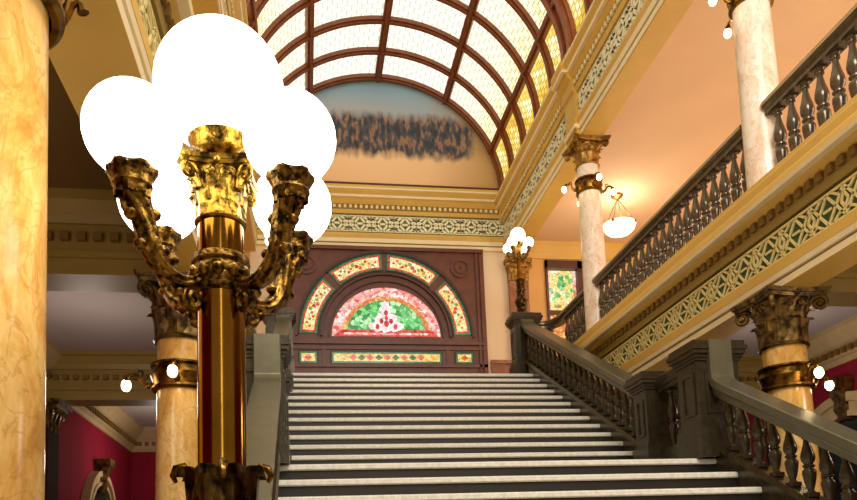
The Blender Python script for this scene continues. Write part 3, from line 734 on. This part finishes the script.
# lower hall pilasters on the outer walls under the cross beams
def hall_pilaster(x, y, sgn, label):
    t = thing('pilaster', label, 'pilaster', (x+sgn*.001, y, FLOOR))
    MB().box(*(sorted((0, sgn*.1))), -.2, .2, 0, ZB-FLOOR-.36).build('shaft', M['oak_dk'], t, None, False)
    mb = MB(); H = ZB-FLOOR-.36
    mb.box(*sorted((0, sgn*.1)), -.19, .19, H, H+.26); mb.box(*sorted((0, sgn*.24)), -.27, .27, H+.29, H+.36); mb.box(*sorted((0, sgn*.2)), -.22, .22, H+.26, H+.29)
    c = mb.build('capital', M['capital'], t, None, False)
    for i in range(3):
        mb = MB(); leaf_pts(mb, (sgn*.1, -.13+.13*i, H), Vector((sgn, 0, 0)), Vector((0, 1, 0)), .24, .055, .12); mb.build('acanthus_leaf', M['capital'], c)
    for q in (-1, 1):
        mb = MB(); mb.tube(spiral((sgn*.14, q*.2, H+.24), Vector((0, q, 0)), .06), .02, 6); mb.build('volute', M['capital'], c)
hall_pilaster(-3.15, CY[2], 1, 'brown marble pilaster with bronze capital on the crimson wall, left of the arched mirror')
hall_pilaster(6.8, CY[2], -1, 'brown marble pilaster with bronze capital on the crimson wall behind the right balusters')

# arched mirrors on the crimson walls
def arched(x, y, sgn, label, Ro=1.3, zc=.77):
    t = thing('arched_mirror', label, 'mirror', (x, y, FLOOR)); z = zc-FLOOR
    def half(r0, r1, d0, d1, mb):
        rings = [[(sgn*d0, -r0, 0), (sgn*d0, -r1, 0), (sgn*d1, -r1, 0), (sgn*d1, -r0, 0)]]
        for i in range(25):
            a = PI-PI*i/24; c, s_ = math.cos(a), math.sin(a)
            rings.append([(sgn*d0, r0*c, z+r0*s_), (sgn*d0, r1*c, z+r1*s_), (sgn*d1, r1*c, z+r1*s_), (sgn*d1, r0*c, z+r0*s_)])
        rings.append([(sgn*d0, r0, 0), (sgn*d0, r1, 0), (sgn*d1, r1, 0), (sgn*d1, r0, 0)])
        mb.loft(rings)
    mb = MB(); half(Ro*.74, Ro, .0, .08, mb); half(Ro*.9, Ro*1.0, .08, .12, mb); half(Ro*.74, Ro*.8, .08, .11, mb)
    mb.build('arch_frame', M['mould'], t)
    mb = MB(); r = Ro*.75
    mb.poly([(sgn*.02, -r, 0), (sgn*.02, r, 0)]+[(sgn*.02, r*math.cos(PI*i/24), z+r*math.sin(PI*i/24)) for i in range(25)]); mb.build('glass', M['mirror'], t, None, False)
    mb = MB(); zt = z+Ro
    mb.loft([[(sgn*d, -w, zt+q), (sgn*d, w, zt+q), (0, w, zt+q), (0, -w, zt+q)] for d, w, q in ((.1, .07, -.34), (.16, .09, -.2), (.14, .09, -.1), (.2, .11, .02), (.24, .12, .1), (.24, .14, .14), (.24, .14, .18))])
    mb.build('keystone', M['capital'], t)
arched(6.8, 8.2, -1, 'large arched mirror in stone frame on the crimson wall behind the right balusters', 1.15, .9)
arched(-3.15, 11.9, 1, 'arched mirror in stone frame on the crimson wall, left of the ochre column', .85, .9)

# ------------------------------------------------------------------ light collars on the columns
def collar(label, x, y, z, r, dirs, grp='bulb collars on the marble columns', bulb=True, reach=1.0):
    t = thing('light_collar', label, 'wall light', (x, y, z), grp)
    MB().lathe([(r*.98, -.10), (r+.015, -.10), (r+.03, -.085), (r+.03, -.07), (r+.012, -.06), (r+.02, -.02), (r+.035, .02), (r+.02, .06), (r+.012, .08), (r+.035, .09), (r+.035, .105), (r*.98, .11)], seg=36, cap=False).build('ring', M['collar'], t)
    for k_, a in enumerate(dirs):
        o = Vector((math.cos(a), math.sin(a), 0)); p = lambda d, zz: o*(r+d*reach)+Vector((0, 0, zz*(.6+.4*reach)))
        mb = MB()
        mb.tube([p(.0, -.02), p(.04, -.05), p(.08, -.03), p(.11, .02), p(.145, .045), p(.18, .035), p(.195, .01)], [.022, .02, .016, .014, .013, .014, .018], 8)
        mb.ball(p(.05, -.045), .024, 8, 6); mb.tube([p(.10, .02), p(.09, .06), p(.12, .075), p(.13, .055)], .008, 6)
        sk_ = p(.20, .0); bulb and mb.lathe([(.012, .03), (.024, .02), (.03, -.01), (.028, -.012)], sk_, 10)
        arm = mb.build('arm', M['collar'], t)
        if not bulb: continue
        mb = MB(); mb.ball(sk_+Vector((0, 0, -.042))+o*.012, .036, 12, 8, (1, 1, 1.3)); mb.build('bulb', M['bulb'], arm)
    return t
N_, S_, E_, W_ = PI/2, -PI/2, 0, PI
collar('bronze bulb collar on the near column at the picture edge', -.85, CY[0], 1.66, .192, (.5,), bulb=False, reach=.42)
collar('bronze bulb collar on the ochre column behind the lamp pole', CXL, CY[1], 1.53, .192, (W_, S_))
collar('bronze bulb collar on the ochre column behind the lower handrail', CXR, CY[1], 1.54, .192, (E_, S_))
collar('bronze bulb collar on the gallery column below its gilt capital', CXR, CY[2], 5.43, .162, (E_, S_, W_, N_))
collar('bronze bulb collar on the gallery column cut by the frame', CXR, CY[1], 5.13, .162, (W_, N_))

# ------------------------------------------------------------------ staircase
st = thing('grand_staircase', 'wide grand staircase with pale worn tread edges and dark risers', 'staircase', (AX, 1.6, FLOOR))
sto = st.location
XS0, XS1 = XL+.045, XR-.045
def step(yn, z, zl, ydeep):
    mb = MB(); mb.box(XS0, XS1, yn+.03, ydeep, zl, z-.045)
    o = mb.build('step', M['riser'], st, sto, False)
    mb = MB()
    mb.extr([(0, -.04), (.012, -.048), (.05, -.048), (ydeep-yn, -.046), (ydeep-yn, 0), (.012, 0), (.0, -.012)], (XS0, yn, z), (XS1, yn, z), (0, 1, 0))
    mb.build('tread', M['nosing'], o, sto)
for i in range(-1, 11): step(Y1+i*T, Z1+i*RS, Z1+(i-1)*RS-.05, Y1+(i+1)*T+.04)
step(YTOP, ZTOP, ZTOP-RS-.05, YTOP+.25)
step(YL, ZL, ZL-RS-.05, Y1-T+.04)
for i in range(1, 15):
    if YL-i*T > 1.5: step(YL-i*T, ZL-i*RS, max(FLOOR, ZL-(i+1)*RS-.05), YL-(i-1)*T+.04)
def flight_side(x0, x1):
    """side wall of the stair with its sloping top"""
    mb = MB(); s = []
    ys = [(1.97, FLOOR), (1.97, nz_lo(1.97)+.08), (YL-.01, nz_lo(YL)+.08), (YL-.01, ZL-.02), (Y1-.3, ZL-.02), (Y1-.3, nz_up(Y1-.3)+.08), (YTOP+.2, nz_up(YTOP)+.16), (YTOP+.2, FLOOR)]
    mb.loft([[(x, y, z) for y, z in ys] for x in (x0, x1)])
    return mb
for x in (XL, XR):
    d = 1 if x == XL else -1
    flight_side(*(sorted((x-d*.12, x+d*.05)))).build('stringer', M['bal'], st, sto, False)

# ------------------------------------------------------------------ balusters and rails
def bal_prof(h, s=1.0, base=True):
    q = [(0, .034), (.02, .040), (.035, .036), (.05, .026), (.08, .024), (.12, .032), (.24, .046), (.33, .052), (.37, .050), (.40, .036), (.42, .034), (.435, .046), (.455, .046), (.47, .034), (.49, .036),
         (.53, .050), (.58, .054), (.64, .050), (.74, .034), (.83, .023), (.87, .022), (.885, .034), (.905, .034), (.92, .026), (.935, .036), (.96, .040)]
    return [(r*s, z*h) for z, r in q]
def make_baluster(h, s, mat):
    mb = MB(); mb.lathe(bal_prof(h, s), seg=16)
    b = .043*s; mb.box(-b, b, -b, b, -.02, .012); mb.box(-b, b, -b, b, h*.955, h+.02)
    o = mb.build('baluster', mat); COL.objects.unlink(o)
    return o
BS = make_baluster(.455, .92, M['bal']); BG = make_baluster(.62, 1.02, M['bal_up'])
RW = .105
RAILP = [(-RW, -.022), (-RW, .034), (-RW+.007, .042), (RW-.007, .042), (RW, .034), (RW, -.022), (RW*.86, -.034), (RW*.8, -.055), (RW*.66, -.06), (RW*.62, -.10), (-RW*.62, -.10), (-RW*.66, -.06), (-RW*.8, -.055), (-RW*.86, -.034)]
def sweep_rail(x, pts, w=1.0):
    """rail cross-section carried along (y,z) points in the plane x"""
    mb = MB(); rings = []
    for i, (y, z) in enumerate(pts):
        a, b = pts[max(i-1, 0)], pts[min(i+1, len(pts)-1)]
        ty, tz = b[0]-a[0], b[1]-a[1]; L = math.hypot(ty, tz); ny, nz_ = -tz/L, ty/L
        if nz_ < 0 and abs(nz_) > 1e-6: ny, nz_ = -ny, -nz_
        rings.append([(x+p*w, y+ny*q, z+nz_*q) for p, q in RAILP])
    mb.loft(rings); return mb
def raked(label, x, y0, y1, zf, ro, steps_pitch, goose_top, ytop_wall, yend):
    """balustrade on a flight: rail ro above the nosing line zf(y), easing up to a post at its upper end"""
    t = thing('stair_balustrade', label, 'balustrade', (x, y0, zf(y0)), 'stair balustrades'); off = t.location
    ztop = lambda y: zf(y)+ro-.042
    yk = ytop_wall-.115
    pts = [(y0, ztop(y0)), ((y0+yk)/2, ztop((y0+yk)/2)), (yk, ztop(yk))]
    kz = ztop(yk)
    for a in (.18, .36, .54, .72, .9, 1.0):              # easing into the vertical
        yy = yk+.09*math.sin(a*PI/2); zz = kz+.09*SL*math.sin(a*PI/2)+.07*(1-math.cos(a*PI/2))
        pts.append((yy, zz))
    pts.append((yk+.09, goose_top-.03)); pts.append((yk+.09, goose_top))
    hr = sweep_rail(x, pts).build('handrail', M['rail'], t, off)
    MB().extr([(-.075, .0), (.09, 0), (.09, .02), (.075, .035), (.075, .05), (-.06, .05)], (x, y0, zf(y0)+.085), (x, yk+.10, zf(yk+.10)+.085), (1, 0, 0)).build('base_rail', M['bal'], t, off, False)
    n = int((yk+.02-y0-.06)/steps_pitch)
    for i in range(n):
        y = yk+.0-i*steps_pitch
        inst(BS, 'baluster', t, Vector((x, y, zf(y)+.145))-off)
    return t
def pedestal(label, x, y0, y1, z0, z1, w=.19, cap=.065):
    t = thing('newel_post', label, 'newel post', (x, (y0+y1)/2, z0), 'stair newel posts'); hy = (y1-y0)/2; H = z1-z0
    mb = MB(); mb.box(-w, w, -hy, hy, 0, H-.1); mb.build('shaft', M['bal'], t, None, False)
    mb = MB(); mb.box(-w-.035, w+.035, -hy-.035, hy+.035, 0, .26); mb.box(-w-.02, w+.02, -hy-.02, hy+.02, .26, .30); mb.build('plinth', M['bal'], t, None, False)
    mb = MB(); c = cap
    for e, a, b in ((.25, .17, .145), (.45, .145, .115), (.8, .115, .08), (1.0, .08, .045), (.75, .045, .0)): mb.box(-w-c*e, w+c*e, -hy-c*e, hy+c*e, H-a, H-b)
    mb.build('cap', M['bal'], t, None, False)
    za, zb_ = .38, H-.26
    for s in (-1, 1):
        mb = MB(); m_ = .07
        for (a0, a1, b0, b1) in ((-hy+m_, hy-m_, za, za+.025), (-hy+m_, hy-m_, zb_-.025, zb_), (-hy+m_, -hy+m_+.025, za+.025, zb_-.025), (hy-m_-.025, hy-m_, za+.025, zb_-.025)):
            mb.box(*sorted((s*w, s*(w+.014))), a0, a1, b0, b1)
        mb.build('panel', M['bal'], t, None, False)
    mb = MB(); m_ = .06
    for (a0, a1, b0, b1) in ((-w+m_, w-m_, za, za+.025), (-w+m_, w-m_, zb_-.025, zb_), (-w+m_, -w+m_+.025, za+.025, zb_-.025), (w-m_-.025, w-m_, za+.025, zb_-.025)):
        mb.box(a0, a1, -hy-.014, -hy, b0, b1)
    mb.build('panel', M['bal'], t, None, False)
    return t
YP1, YP2 = (6.74, 7.02), (5.76, 6.10)
ZC = 1.90
NT = (10.98, 11.27)
side = {XL: 'left', XR: 'right'}
pedestal('dark bronze post right of the stairs, at the foot of the upper flight', XR, *YP1, ZL, ZC)
pedestal('dark bronze post right of the stairs, where the lower handrail begins its descent', XR, *YP2, ZL, ZC)
pedestal('dark bronze post at the top right of the stairs under the small newel lamp', XR, *NT, ZTOP, 4.05)
pedestal('dark bronze post left of the stairs, where the grey lit handrail ends', XL-.07, *YP2, ZL, ZC)
pedestal('dark bronze post left of the stairs, at the foot of the upper flight', XL-.07, *YP1, ZL, ZC)
pedestal('dark bronze post at the top left of the stairs beside the arched window', XL-.06, *NT, ZTOP, 4.05)
pedestal('dark bronze post at the stair foot carrying the big five globe lamp', XL+.08, 1.48, 1.92, FLOOR, -.50, .22)
raked('dark balustrade beside the upper flight, right of the stairs below the gallery', XR, YP1[1]+.02, 0, nz_up, .75, .182, 4.055, NT[0]+.02, 0)
raked('dark balustrade of the lower flight in the bottom right corner', XR, 2.6, 0, nz_lo, .72, .182, 1.90, YP2[0]-.005, 0)
raked('dark balustrade left of the upper flight, seen end on', XL, YP1[1]+.02, 0, nz_up, .75, .182, 4.055, NT[0]+.02, 0)
raked('dark balustrade with broad grey lit handrail beside the big lamp', XL, 1.98, 0, nz_lo, .72, .182, 1.90, YP2[0]-.005, 0)
for x, lb in ((XR, 'short level balustrade with two balusters between the right landing posts'), (XL, 'short level balustrade between the left landing posts')):
    t = thing('stair_balustrade', lb, 'balustrade', (x, (YP1[0]+YP2[1])/2, ZL), 'stair balustrades'); off = t.location
    a, b = YP2[1]+.0, YP1[0]-.0
    MB().extr(RAILP, (x, a, 1.79), (x, b, 1.79), (1, 0, 0)).build('handrail', M['bal'], t, off)
    MB().box(x-.1, x+.1, a, b, ZL, ZL+.22).build('base_rail', M['bal'], t, off, False)
    for i in range(2): 
        o = inst(BS, 'baluster', t, Vector((x, a+.30+.20*i, ZL+.23))-off); o.scale = (1, 1, (1.70-ZL-.23)/.455)

# gallery balustrades between the columns
ZBAL = ZB+.97
def gallery_rail(label, x, y0, y1, curve=False):
    t = thing('gallery_balustrade', label, 'balustrade', (x, y0, ZBAL), 'gallery balustrades'); off = t.location
    mb = MB(); zr = ZBAL+.72
    P = [(-.085, -.03), (-.092, .0), (-.085, .03), (.085, .03), (.092, 0), (.085, -.03), (.06, -.045), (.06, -.085), (-.06, -.085), (-.06, -.045)]
    path = [Vector((x, y0, zr)), Vector((x, y1, zr))]
    if curve: path = [Vector((x, y0, zr)), Vector((x, y1-.35, zr)), Vector((x-.02, y1-.2, zr-.01)), Vector((x-.10, y1-.08, zr-.02)), Vector((x-.25, y1, zr-.03)), Vector((XR+.2, y1, zr-.03))]
    rings = []
    for i, p in enumerate(path):
        d = (path[min(i+1, len(path)-1)]-path[max(i-1, 0)]).normalized(); n = Vector((d.y, -d.x, 0)).normalized()
        rings.append([p+n*a+Vector((0, 0, b)) for a, b in P])
    mb.loft(rings); mb.build('handrail', M['bal_up'], t, off)
    mb = MB()
    for s in (-1, 1): mb.box(*sorted((x+s*.086, x+s*.096)), y0, y1-(.35 if curve else 0), zr-.008, zr+.014)
    mb.build('rail_highlight', M['mould'], t, off, False)  # pale strip along each rail side, standing in for its reflected highlight
    MB().box(x-.08, x+.08, y0, y1-(.3 if curve else 0), ZBAL-.0, ZBAL+.03).build('base_rail', M['bal_up'], t, off, False)
    L = y1-y0-(.4 if curve else 0); n = round(L/.176)
    for i in range(n): inst(BG, 'baluster', t, Vector((x, y0+L*(i+.5)/n, ZBAL+.03))-off)
    if curve:
        for q in range(2): inst(BG, 'baluster', t, Vector((x-.12-.2*q, y1-.07+.06*q, ZBAL+.0))-off)
GX = CXR-.02
gallery_rail('dark gallery railing at the upper right corner, nearest bay', GX, CY[0]+.2, CY[1]-.16)
gallery_rail('dark gallery railing between the two cream marble columns', GX, CY[1]+.16, CY[2]-.16)
gallery_rail('short gallery railing curving down to the top right newel post', GX, CY[2]+.16, 11.2, True)

# ------------------------------------------------------------------ globe lamps (built once at full size, base at z = 0, total 1.8 m)
def make_lamp(label, loc):
    t = thing('newel_lamp', label, 'lamp', loc, 'five globe newel lamps')
    Z0 = .5                                              # local z = eye z + Z0
    def Z(z): return z+Z0
    # base with acanthus
    mb = MB(); mb.lathe([(.15, 0), (.16, .03), (.14, .06), (.09, .10), (.075, .14), (.10, .2), (.125, .27), (.12, .33), (.08, .38), (.07, .42), (.085, .46), (.075, .5), (.062, .53), (.066, .58), (.078, .66), (.076, .71), (.06, .75)], seg=24)
    base = mb.build('base', M['bronze_blk'], t)
    for h0, n, r, hh, ww, cu in ((.52, 8, .068, .225, .03, .026), (.12, 8, .08, .2, .04, .05), (.40, 8, .07, .14, .03, .03)):
        for i in range(n):
            a = 2*PI*(i+.5)/n; o = Vector((math.cos(a), math.sin(a), 0)); s = Vector((-o.y, o.x, 0))
            mb = MB(); leaf_pts(mb, o*r+Vector((0, 0, h0)), o, s, hh, ww, cu); mb.build('acanthus_leaf', M['bronze_blk'], base)
    # curling leaf tips at the crown of the base
    for i in range(4):
        a = PI*i/2+.12; o = Vector((math.cos(a), math.sin(a), 0)); mb = MB()
        mb.tube([o*.07+Vector((0, 0, .735)), o*.085+Vector((0, 0, .757)), o*.10+Vector((0, 0, .752)), o*.107+Vector((0, 0, .735)), o*.10+Vector((0, 0, .72))], [.01, .011, .01, .008, .005], 6); mb.build('scroll', M['bronze_dk'], base)
    MB().lathe([(.054, .73), (.054, Z(.70)), (.054, Z(.70)), (.052, Z(.875))], seg=32).build('pole', M['brass'], t)
    mb = MB(); mb.lathe([(.056, Z(.655)), (.064, Z(.66)), (.066, Z(.67)), (.060, Z(.675)), (.062, Z(.69)), (.064, Z(.71)), (.060, Z(.725)), (.067, Z(.73)), (.065, Z(.745)), (.054, Z(.75))], seg=28, cap=False)
    for i in range(12):
        a = 2*PI*i/12; mb.ball((.063*math.cos(a), .063*math.sin(a), Z(.70)), .014, 8, 6, (1, 1, 1.2))
    mb.build('collar', M['bronze_dk'], t)
    cap = capital_parts(Z(.825), .052, .14, M['brass_or'], t, 8, 1.62)
    MB().lathe([(.03, Z(0.963)), (.034, Z(0.973)), (.03, Z(0.983)), (.04, Z(0.990)), (.06, Z(0.998)), (.068, Z(1.010)), (.07, Z(1.028)), (.074, Z(1.034)), (.068, Z(1.038))], seg=24).build('globe_holder', M['brass_or'], t)
    MB().ball((0, 0, Z(1.172)), .152, 36, 20).build('globe', M['globe_top'], t)
    for sx in (-1, 1):
        for sy in (-1, 1):
            o = Vector((sx*.165, sy*.15, 0)); L = o.length; u = o/L; s = Vector((-u.y, u.x, 0))
            p = lambda d, z: u*d+Vector((0, 0, Z(z)))
            ctl = [(.055, .684), (.075, .668), (.105, .66), (.14, .668), (.168, .694), (.184, .727), (.196, .765), (.207, .795), (.218, .82), (L, .845)]
            rad = [.011, .014, .0165, .0185, .020, .0215, .0235, .026, .030, .034]
            P_, R_ = [], []
            for i in range(len(ctl)-1):                      # smooth the curve
                for j in range(4):
                    q = j/4; a0, a1, a2, a3 = (ctl[max(0, min(len(ctl)-1, i+d))] for d in (-1, 0, 1, 2))
                    f = lambda k_: .5*(2*a1[k_]+(a2[k_]-a0[k_])*q+(2*a0[k_]-5*a1[k_]+4*a2[k_]-a3[k_])*q*q+(3*a1[k_]-a0[k_]-3*a2[k_]+a3[k_])*q**3)
                    P_.append(p(f(0), f(1))); R_.append(rad[i]+(rad[i+1]-rad[i])*q)
            P_.append(p(*ctl[-1])); R_.append(rad[-1])
            mb = MB(); mb.tube(P_, R_, 30, True, .15, 6, .40)
            arm = mb.build('arm', M['bronze_dk'], t, None, True, 60)
            for (d, z, r_) in ((.225, .775, .016), (.172, .79, .015), (.203, .715, .016), (.15, .715, .014), (.112, .636, .013)):
                mb = MB(); mb.ball(p(d, z), r_, 10, 8, (1, 1, .9)); mb.build('bud', M['bronze_dk'], arm)
            mb = MB(); mb.tube(spiral(p(.078, .628), u, .028, 1.5, 20), .010, 8); mb.build('scroll', M['bronze_dk'], arm)
            mb = MB(); mb.tube(spiral(p(.222, .79), u, .024, 1.2, 16), .008, 6); mb.build('scroll', M['bronze_dk'], arm)
            mb = MB(); mb.lathe([(.032, .822), (.042, .835), (.040, .846), (.044, .856), (.050, .868), (.050, .876), (.042, .874), (.040, .882)], (u.x*L, u.y*L, Z0), 24, scal=lambda k_, z: 1+(.06 if k_ % 4 < 2 else -.03)*(z > .855))
            mb.build('cup', M['bronze_dk'], arm)
            for i in range(8):
                a = 2*PI*i/8; oo = Vector((math.cos(a), math.sin(a), 0)); ss = Vector((-oo.y, oo.x, 0))
                mb = MB(); leaf_pts(mb, u*L+oo*.034+Vector((0, 0, Z(.812))), oo, ss, .055, .013, .018, 5); mb.build('cup_leaf', M['bronze_dk'], arm)
            MB().ball((u.x*L, u.y*L, Z(.961)), .1015, 32, 18).build('globe', M['globe'], arm)
    return t
lamp = make_lamp('big bronze five globe lamp with curved arms in the near left', (-.180, 1.7, -.5))
def lamp_copy(label, loc, s):
    c = copy_tree(lamp, None, loc, label); c.scale = (s, s, s); return c
lamp_copy('small bronze five globe lamp on the top right newel post', (3.53, 11.125, 4.05), .82)
lamp_copy('small bronze five globe lamp on the top left newel post, behind the big lamp', (XL-.04, 11.125, 4.05), .82)

# ------------------------------------------------------------------ pendant bowl in the right gallery
pd = thing('pendant_light', 'glowing glass bowl pendant on four chains in the right gallery', 'pendant light', (5.5, 11.55, 6.42))
mb = MB(); mb.lathe([(.02, -.08), (.05, -.06), (.1, -.03), (.11, .0)], seg=20); mb.build('canopy', M['capital_up'], pd)
for i in range(4):
    a = PI/4+i*PI/2; mb = MB(); mb.tube([(0, 0, -.06), (.27*math.cos(a), .27*math.sin(a), -.54)], .008, 6); mb.ball((.275*math.cos(a), .275*math.sin(a), -.55), .03, 8, 6); mb.build('chain', M['capital'], pd)
MB().lathe([(.01, -.73), (.1, -.72), (.19, -.685), (.25, -.63), (.28, -.56), (.285, -.54), (.265, -.54)], seg=32).build('bowl', M['bowl'], pd)

# ------------------------------------------------------------------ lift everything so the lower floor is at z = 0
for o in list(sc.objects):
    if o.parent is None: o.location.z += ZO
# skylight glass tint uses object coordinates: eye-frame values are kept in its mesh

# ------------------------------------------------------------------ lights (the pendant's own light, plus added lights without fixtures)
def plight(loc, e, c, r=.1):
    l = bpy.data.lights.new('lamp_or_fill_light', 'POINT'); l.energy = e; l.color = c; l.shadow_soft_size = r
    o = bpy.data.objects.new('lamp_or_fill_light', l); COL.objects.link(o); o.location = (loc[0], loc[1], loc[2]+ZO)
WARM = (1, .91, .78)
plight((5.5, 11.55, 5.95), 30, WARM, .2)
for y in (11.0, 7.5, 4.0): plight((6.4, y, 4.1), 70, WARM, .7)  # added soft fills low in the right gallery, no fixture there
plight((-3.0, 8, 4.4), 40, WARM, .6)
plight((-2.2, 3.4, 1.6), 22, WARM, .4)
for x, y, e in ((-2.1, 12.0, 26), (-2.1, 7.6, 20), (5.5, 12.2, 24), (5.5, 7.6, 20)): plight((x, y, 1.9), e, (1, .9, .78), .2)
plight((5.6, 4.0, 1.6), 30, WARM, .2)
# added fill above and behind the camera, makes up for the dimmed skylight glass
fill_area = bpy.data.lights.new('day_fill', 'AREA'); fill_area.energy = 520; fill_area.size = 4; fill_area.color = (1, .95, .85)
so_ = bpy.data.objects.new('day_fill', fill_area); COL.objects.link(so_); so_.location = (2.2, -1.0, 6.5+ZO); so_.rotation_euler = (math.radians(32), 0, 0)

# added unseen strip light behind the camera, puts a highlight on the lamp pole
pole_hl = bpy.data.lights.new('pole_highlight_fill', 'AREA'); pole_hl.shape = 'RECTANGLE'; pole_hl.size = .45; pole_hl.size_y = 3.2; pole_hl.energy = 18; pole_hl.color = (1, .97, .92)
pole_hl_ob = bpy.data.objects.new('pole_highlight_fill', pole_hl); COL.objects.link(pole_hl_ob); pole_hl_ob.location = (.35, -4.2, 2.2+ZO); pole_hl_ob.rotation_euler = (math.radians(90), 0, 0)

# ------------------------------------------------------------------ world and camera
wd = bpy.data.worlds.new('hall_air'); sc.world = wd; wd.use_nodes = True
bg = wd.node_tree.nodes['Background']; bg.inputs[0].default_value = rgb(255, 226, 180); bg.inputs[1].default_value = .3
cam = bpy.data.cameras.new('camera'); co = bpy.data.objects.new('camera', cam); COL.objects.link(co); sc.camera = co
MR = ((0.9878272304034662, -0.15078109826026004, -0.03824164328120399), (-0.020502056616822414, 0.11749598222096252, -0.9928617022709717), (0.15419801732803717, 0.9815598578636766, 0.11297440808758984))
right, up, back = Vector(MR[0]), -Vector(MR[1]), -Vector(MR[2])
mw = Matrix(((right.x, up.x, back.x, 0), (right.y, up.y, back.y, 0), (right.z, up.z, back.z, ZO), (0, 0, 0, 1)))
co.matrix_world = mw
cam.sensor_fit = 'HORIZONTAL'; cam.sensor_width = 36; cam.lens = 36*740/857
cam.shift_x = (428.5-419.448)/857; cam.shift_y = (489.454-250)/857
cam.clip_start = .02; cam.clip_end = 100
sc.view_settings.view_transform = 'Standard'
sc.view_settings.exposure = 0.22
